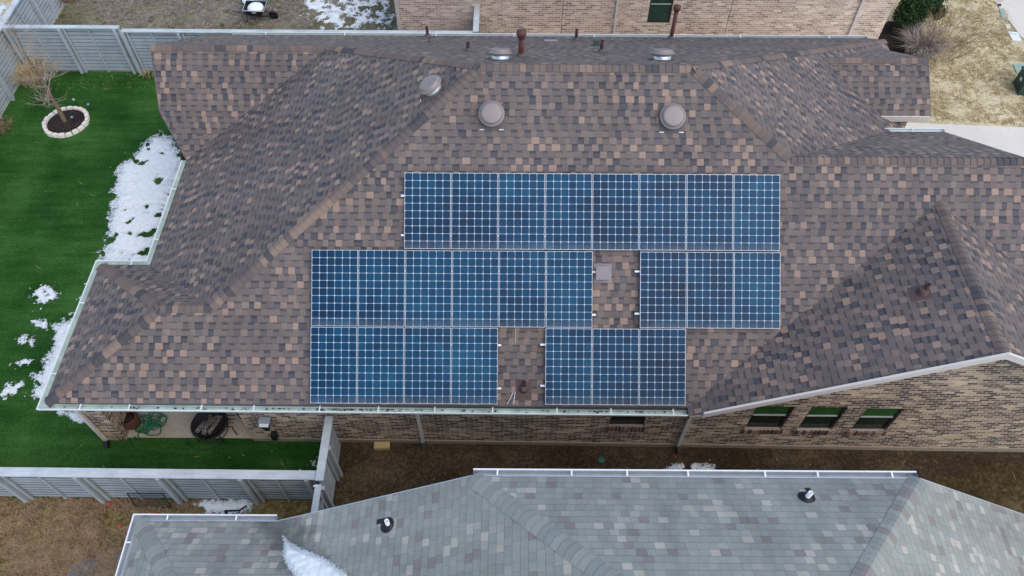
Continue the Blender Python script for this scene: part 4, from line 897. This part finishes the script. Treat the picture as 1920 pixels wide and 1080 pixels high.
# patio chair behind the fire pit: black iron frame under the eave
ch = thing('patio_chair', 'black iron patio chair mostly hidden under gutter behind fire pit', 'chair', at_z(430, 800, .05)); P = Vector(ch.location)
b = MB()
for sx in (-.24, .24):
    for sy in (-.22, .22): b.tube([P + Vector((sx, sy, 0)), P + Vector((sx * .95, sy * .95, .42))], .014, 6)
b.build('leg', M['iron'], ch); b = MB()
for i in range(5): yy = P.y - .2 + .1 * i; b.tube([(P.x - .25, yy, P.z + .42), (P.x + .25, yy, P.z + .42)], .011, 5)
b.build('seat', M['iron'], ch)
b = MB()
for i in range(6): xx = -.22 + .088 * i; b.tube([P + Vector((xx, .24, .43)), P + Vector((xx, .32, .9))], .010, 5)
b.tube([P + Vector((-.24, .32, .9)), P + Vector((.24, .32, .9))], .016, 6); b.build('backrest', M['iron'], ch)
# wall lantern and hose tap on the brick wall
lp = thing('wall_lantern', 'grey wall lantern with dark glass on brick wall by patio', 'lantern', at_y(500, 800, 8.0)); P = Vector(lp.location); 
b = MB(); b.box(P.x - .13, P.x + .13, 7.96, 8.13, P.z + .22, P.z + .25); b.box(P.x - .05, P.x + .05, 8.10, 8.13, P.z - .2, P.z + .22); b.build('bracket', M['grey_metal'], lp)
b = MB()
tp = [(P.x - .10, 7.90, P.z + .2), (P.x + .10, 7.90, P.z + .2), (P.x + .10, 8.08, P.z + .2), (P.x - .10, 8.08, P.z + .2)]; bt = [(P.x - .05, 7.95, P.z - .12), (P.x + .05, 7.95, P.z - .12), (P.x + .05, 8.05, P.z - .12), (P.x - .05, 8.05, P.z - .12)]
for k in range(4): b.poly([bt[k], bt[(k + 1) % 4], tp[(k + 1) % 4], tp[k]])
b.poly(tp); b.poly(bt[::-1]); b.build('glass', M['glass'], lp)
b = MB(); b.box(P.x - .11, P.x + .11, 7.885, 8.09, P.z + .203, P.z + .218); b.build('lid', M['white_metal'], lp)
b = MB(); Pq = at_y(515, 818, 8.05); b.box(Pq.x - .06, Pq.x + .06, 7.98, 8.13, Pq.z - .1, Pq.z + .14); b.box(Pq.x - .05, Pq.x + .05, 7.96, 7.98, Pq.z + .05, Pq.z + .1); tag(b.build('tap_cover', M['black']), 'black foam tap cover on brick wall under the lantern', 'tap cover')
b = MB(); Pq = at_z(717, 838, .01); Mx = Matrix.Translation(Pq) @ Matrix.Rotation(.03, 4, 'Z')
b.box(-.19, .19, -.085, .085, 0, .12, Mx); b.box(-.175, .17, -.075, .07, .12, .13, Mx); tag(b.build('stone_block', M['tan_block']), 'tan stone block on dirt against the brick wall', 'block')
b = MB(); Pq = at_z(1127, 863, .01); b.lathe([(.085, 0), (.085, .03), (.075, .04), (.01, .042)], 24, Matrix.Translation(Pq)); b.box(-.05, .05, -.008, .008, .04, .048, Matrix.Translation(Pq)); tag(b.build('valve_cover', M['green_lid']), 'round green valve cover on dirt by the grey gutter', 'valve cover')
# wheelbarrow with snow
wb = thing('wheelbarrow', 'black wheelbarrow holding snow on the back neighbour lawn', 'wheelbarrow', at_z(484, 36)); P = Vector(wb.location)
b = MB(); tp = [P + Vector(q) for q in ((-.36, -.32, .58), (.40, -.32, .55), (.40, .32, .55), (-.36, .32, .58))]; bt = [P + Vector(q) for q in ((-.2, -.2, .28), (.22, -.2, .26), (.22, .2, .26), (-.2, .2, .28))]
tp2 = [p + (P + Vector((0, 0, .5)) - p) * .06 + Vector((0, 0, .0)) for p in tp]
for k in range(4): b.poly([bt[k], bt[(k + 1) % 4], tp[(k + 1) % 4], tp[k]]); b.poly([tp[k], tp[(k + 1) % 4], tp2[(k + 1) % 4], tp2[k]]); b.poly([tp2[k], tp2[(k + 1) % 4], bt[(k + 1) % 4] + Vector((0, 0, .02)), bt[k] + Vector((0, 0, .02))])
b.poly(bt[::-1]); b.poly([p + Vector((0, 0, .02)) for p in bt]); b.build('tub', M['black'], wb)
b = MB(); b.tube([p for p in tp] + [tp[0]], .016, 6); b.build('rim', M['grey_metal'], wb)
for s_ in (-1, 1): b = MB(); b.tube([P + Vector((.62, s_ * .06, .18)), P + Vector((.1, s_ * .2, .26)), P + Vector((-.75, s_ * .28, .55))], .018, 6); b.tube([P + Vector((-.3, s_ * .22, .36)), P + Vector((-.34, s_ * .24, .0))], .016, 6); b.build('handle', M['iron'], wb)
b = MB(); Mx = Matrix.Translation(P + Vector((.62, 0, .18))) @ Matrix.Rotation(pi / 2, 4, 'X'); b.lathe([(.08, -.03), (.16, -.04), (.18, 0), (.16, .04), (.08, .03)], 20, Mx); b.build('wheel', M['black'], wb)
b = MB(); b.lathe([(.30, .46), (.29, .52), (.22, .58), (.10, .61), (.01, .62)], 18, Matrix.Translation(P + Vector((.03, 0, 0)))); tag(b.build('snow_heap', M['snow_heap']), 'heap of snow inside the black wheelbarrow', 'snow')
o = thing('black_bin', 'black tub topped with white snow behind the wheelbarrow', 'tub', at_z(470, 16)); b = MB(); b.lathe([(.2, 0), (.25, .3), (.27, .31), (.27, .34), (.23, .34), (.22, .28), (.01, .28)], 22); b.build('body', M['black'], o, True)
b = MB(); b.lathe([(.23, .30), (.22, .38), (.14, .45), (.01, .48)], 18, Matrix.Translation(at_z(470, 16))); tag(b.build('snow_heap', M['snow_heap']), 'rounded cap of snow on the black tub', 'snow')
# leaning black wire rack and stand in the foreground yard
b = MB(); Pa, Pb = at_z(262, 933), at_z(326, 936); y0 = 6.50; 
def rk(u_, v_): return Vector((Pa.x + (Pb.x - Pa.x) * u_, 6.42 + .10 * v_, .02 + .62 * v_))
for u0, v0, u1, v1 in ((0, 0, 1, 0), (0, 1, 1, 1), (0, 0, 0, 1), (1, 0, 1, 1)): b.tube([rk(u0, v0), rk(u1, v1)], .014, 6)
for i in range(1, 9): b.tube([rk(0, i / 9), rk(1, i / 9)], .004, 4)
for i in range(1, 14): b.tube([rk(i / 14, 0), rk(i / 14, 1)], .003, 4)
tag(b.build('wire_rack', M['iron']), 'black wire mesh panel leaning on the foreground fence', 'wire panel')
o = thing('folding_stand', 'black folding stand with white leg on snow by grey gutter', 'stand', at_z(440, 962)); P = Vector(o.location); b = MB()
A1, A2, A3 = at_z(424, 958, .5), at_z(449, 957, .55), at_z(463, 948, .75); b.tube([A1, A2, A3], .022, 8); b.tube([A1 + Vector((-.02, 0, 0)), A1 + Vector((-.02, -.05, -.5))], .03, 8); b.build('frame', M['black'], o)
b = MB(); b.tube([A3, at_z(460, 964, .3), Vector((at_z(460, 964, .3).x, at_z(460, 964, .3).y, 0))], .018, 8); b.build('leg', M['white_metal'], o)
for i, (x_, y_, lb) in enumerate(((206, 946, 'red plastic lid on brown yard near the fence post foot'), (225, 987, 'red plastic ball on brown yard beside the grey gutter'), (290, 964, 'small red scrap at the grey gutter corner'), (459, 973, 'small red scrap beside the black stand'))):
    b = MB(); b.lathe([(.02, 0), (.04, .015), (.042, .035), (.03, .055), (.005, .06)], 12, Matrix.Translation(at_z(x_, y_, .01))); tag(b.build('red_toy', M['red']), lb, 'red scrap')
for i, (x_, y_, lb, mt) in enumerate(((172, 208, 'blue glass garden light on turf right of stone ring', 'blue'), (145, 199, 'pale garden light behind the stone ring', 'grey_metal'), (142, 232, 'pale blue garden light standing on the mulch inside ring', 'blue'))):
    o = thing('garden_light', lb, 'garden light', at_z(x_, y_, .01), None, 'garden lights by the stone ring'); b = MB(); b.tube([(0, 0, 0), (0, 0, .26)], .010, 6); b.build('stake', M['black'], o, True); b = MB(); b.lathe([(.02, .24), (.045, .27), (.048, .29), (.035, .31), (.01, .32)], 14); b.build('lamp_head', M[mt], o, True)
# utility boxes and lids on the street lawn
o = thing('utility_box', 'dark green utility box on tan lawn at right edge', 'utility box', at_z(1918, 168)); P = Vector(o.location); P.x += .1
Mx = Matrix.Translation(P) @ Matrix.Rotation(-.15, 4, 'Z'); b = MB(); b.box(-.36, .36, -.34, .34, .0, .62, Mx); b.box(-.39, .39, -.37, .37, .62, .67, Mx); b.build('cabinet', M['green_box'], o)
b = MB(); b.box(-.375, -.361, -.06, .06, .36, .46, Mx); b.build('placard', M['white_metal'], o)
def lid(px, mat, label, z=.03):
    q = [at_z(x_, y_, 0) for x_, y_ in px]; b = MB(); top = [p + ZUP * z for p in q]; b.poly(top)
    for k in range(len(q)): b.poly([q[k], q[(k + 1) % len(q)], top[(k + 1) % len(q)], top[k]])
    tag(b.build('meter_lid', mat), label, 'ground lid', 'utility lids in the street lawn')
lid(((1889, 60), (1908, 62), (1914, 77), (1898, 76)), M['white_metal'], 'square white meter lid on lawn edge by the pavement'); lid(((1899, 122), (1918, 120), (1924, 140), (1906, 138)), M['pale_lid'], 'pale pad lying behind the dark green utility box')
lid(((1884, 47), (1892, 46), (1895, 53), (1887, 55)), M['concrete'], 'small pale round lid above the square white lid'); lid(((1873, 18), (1880, 17), (1886, 33), (1878, 34)), M['pale_lid'], 'greenish lid on lawn edge near top of picture'); lid(((1870, 9), (1876, 8), (1877, 12), (1871, 13)), M['black'], 'small black lid topmost on the street lawn')
# litter: leaves and sticks that nobody would count
rnd = random.Random(77); b = MB()
def litter(x0, x1, y0, y1, n, z, smin=.01, smax=.03, stick=.35):
    for i in range(n):
        p = Vector((rnd.uniform(x0, x1), rnd.uniform(y0, y1), z + .012)); a_ = rnd.uniform(0, pi)
        if rnd.random() < stick: d = Vector((cos(a_), sin(a_), 0)) * rnd.uniform(.05, .2); e = Vector((-sin(a_), cos(a_), 0)) * .006
        else: s_ = rnd.uniform(smin, smax); d = Vector((cos(a_), sin(a_), .2)) * s_; e = Vector((-sin(a_), cos(a_), .1)) * s_ * .6
        b.poly([p - d, p + e, p + d, p - e], uv=[(0, 0)] * 4)
litter(-17, -9, 8, 22, 85, .012); litter(-15, -4.5, 6.8, 8.1, 22, .012); litter(-4, 14, 5.3, 7.9, 110, .008, .01, .03); litter(-16.5, -12, 21, 21.9, 60, .012)
for gx0, gx1, n in ((-9.6, 4.0, 90), (-4.2, -1.8, 60), (1.0, 4.1, 80)):
    for i in range(n):
        p = Vector((rnd.uniform(gx0, gx1), yS - .03 - abs(rnd.gauss(.02, .025)), EZ - .118)); a_ = rnd.uniform(0, pi); s_ = rnd.uniform(.008, .03)
        dv, ev = Vector((cos(a_) * s_ * 1.8, sin(a_) * s_, 0)), Vector((-sin(a_) * s_, cos(a_) * s_ * .7, .004)); b.poly([p - dv, p + ev, p + dv, p - ev], uv=[(0, 0)] * 4, m=1)
tag(b.build('leaf_litter', [M['leaf_litter'], M['mulch']]), 'scattered dead leaves and sticks on turf, dirt and in the gutter', 'leaf litter', kind='stuff')
def tufts(name, label, region, n, h, mat, seed, wd=.010):
    rnd = random.Random(seed); b = MB(); q = [tuple(p)[:2] for p in region]; xs_ = [p[0] for p in q]; ys_ = [p[1] for p in q]; k = 0
    while k < n:
        p = (rnd.uniform(min(xs_), max(xs_)), rnd.uniform(min(ys_), max(ys_)), 0.0)
        if not inside(p, q): continue
        if noise.noise(Vector((p[0] * 1.7, p[1] * 1.7, seed))) < rnd.uniform(-.5, .35): continue
        k += 1; blades(b, p, 6, h, .14, 1.2, wd, rnd)
    tag(b.build(name, mat), label, 'grass', kind='stuff')
tufts('dry_grass_tufts', 'dry tan grass tufts across the street lawn', pz((1790, -20), (1870, -20), (1925, 110), (1925, 236), (1700, 222), (1740, 120)), 2000, .06, M['straw'], 41)
tufts('winter_grass_tufts', 'matted grey brown grass of the back neighbour yard', pz((100, -30), (560, -30), (590, 52), (230, 52), (180, 38)), 2200, .09, M['straw_grey'], 42)
tufts('yard_grass_tufts', 'brown winter grass of the foreground yard', pz((-10, 930), (480, 940), (270, 960), (230, 1090), (-10, 1090)), 2200, .07, M['straw_brown'], 43)
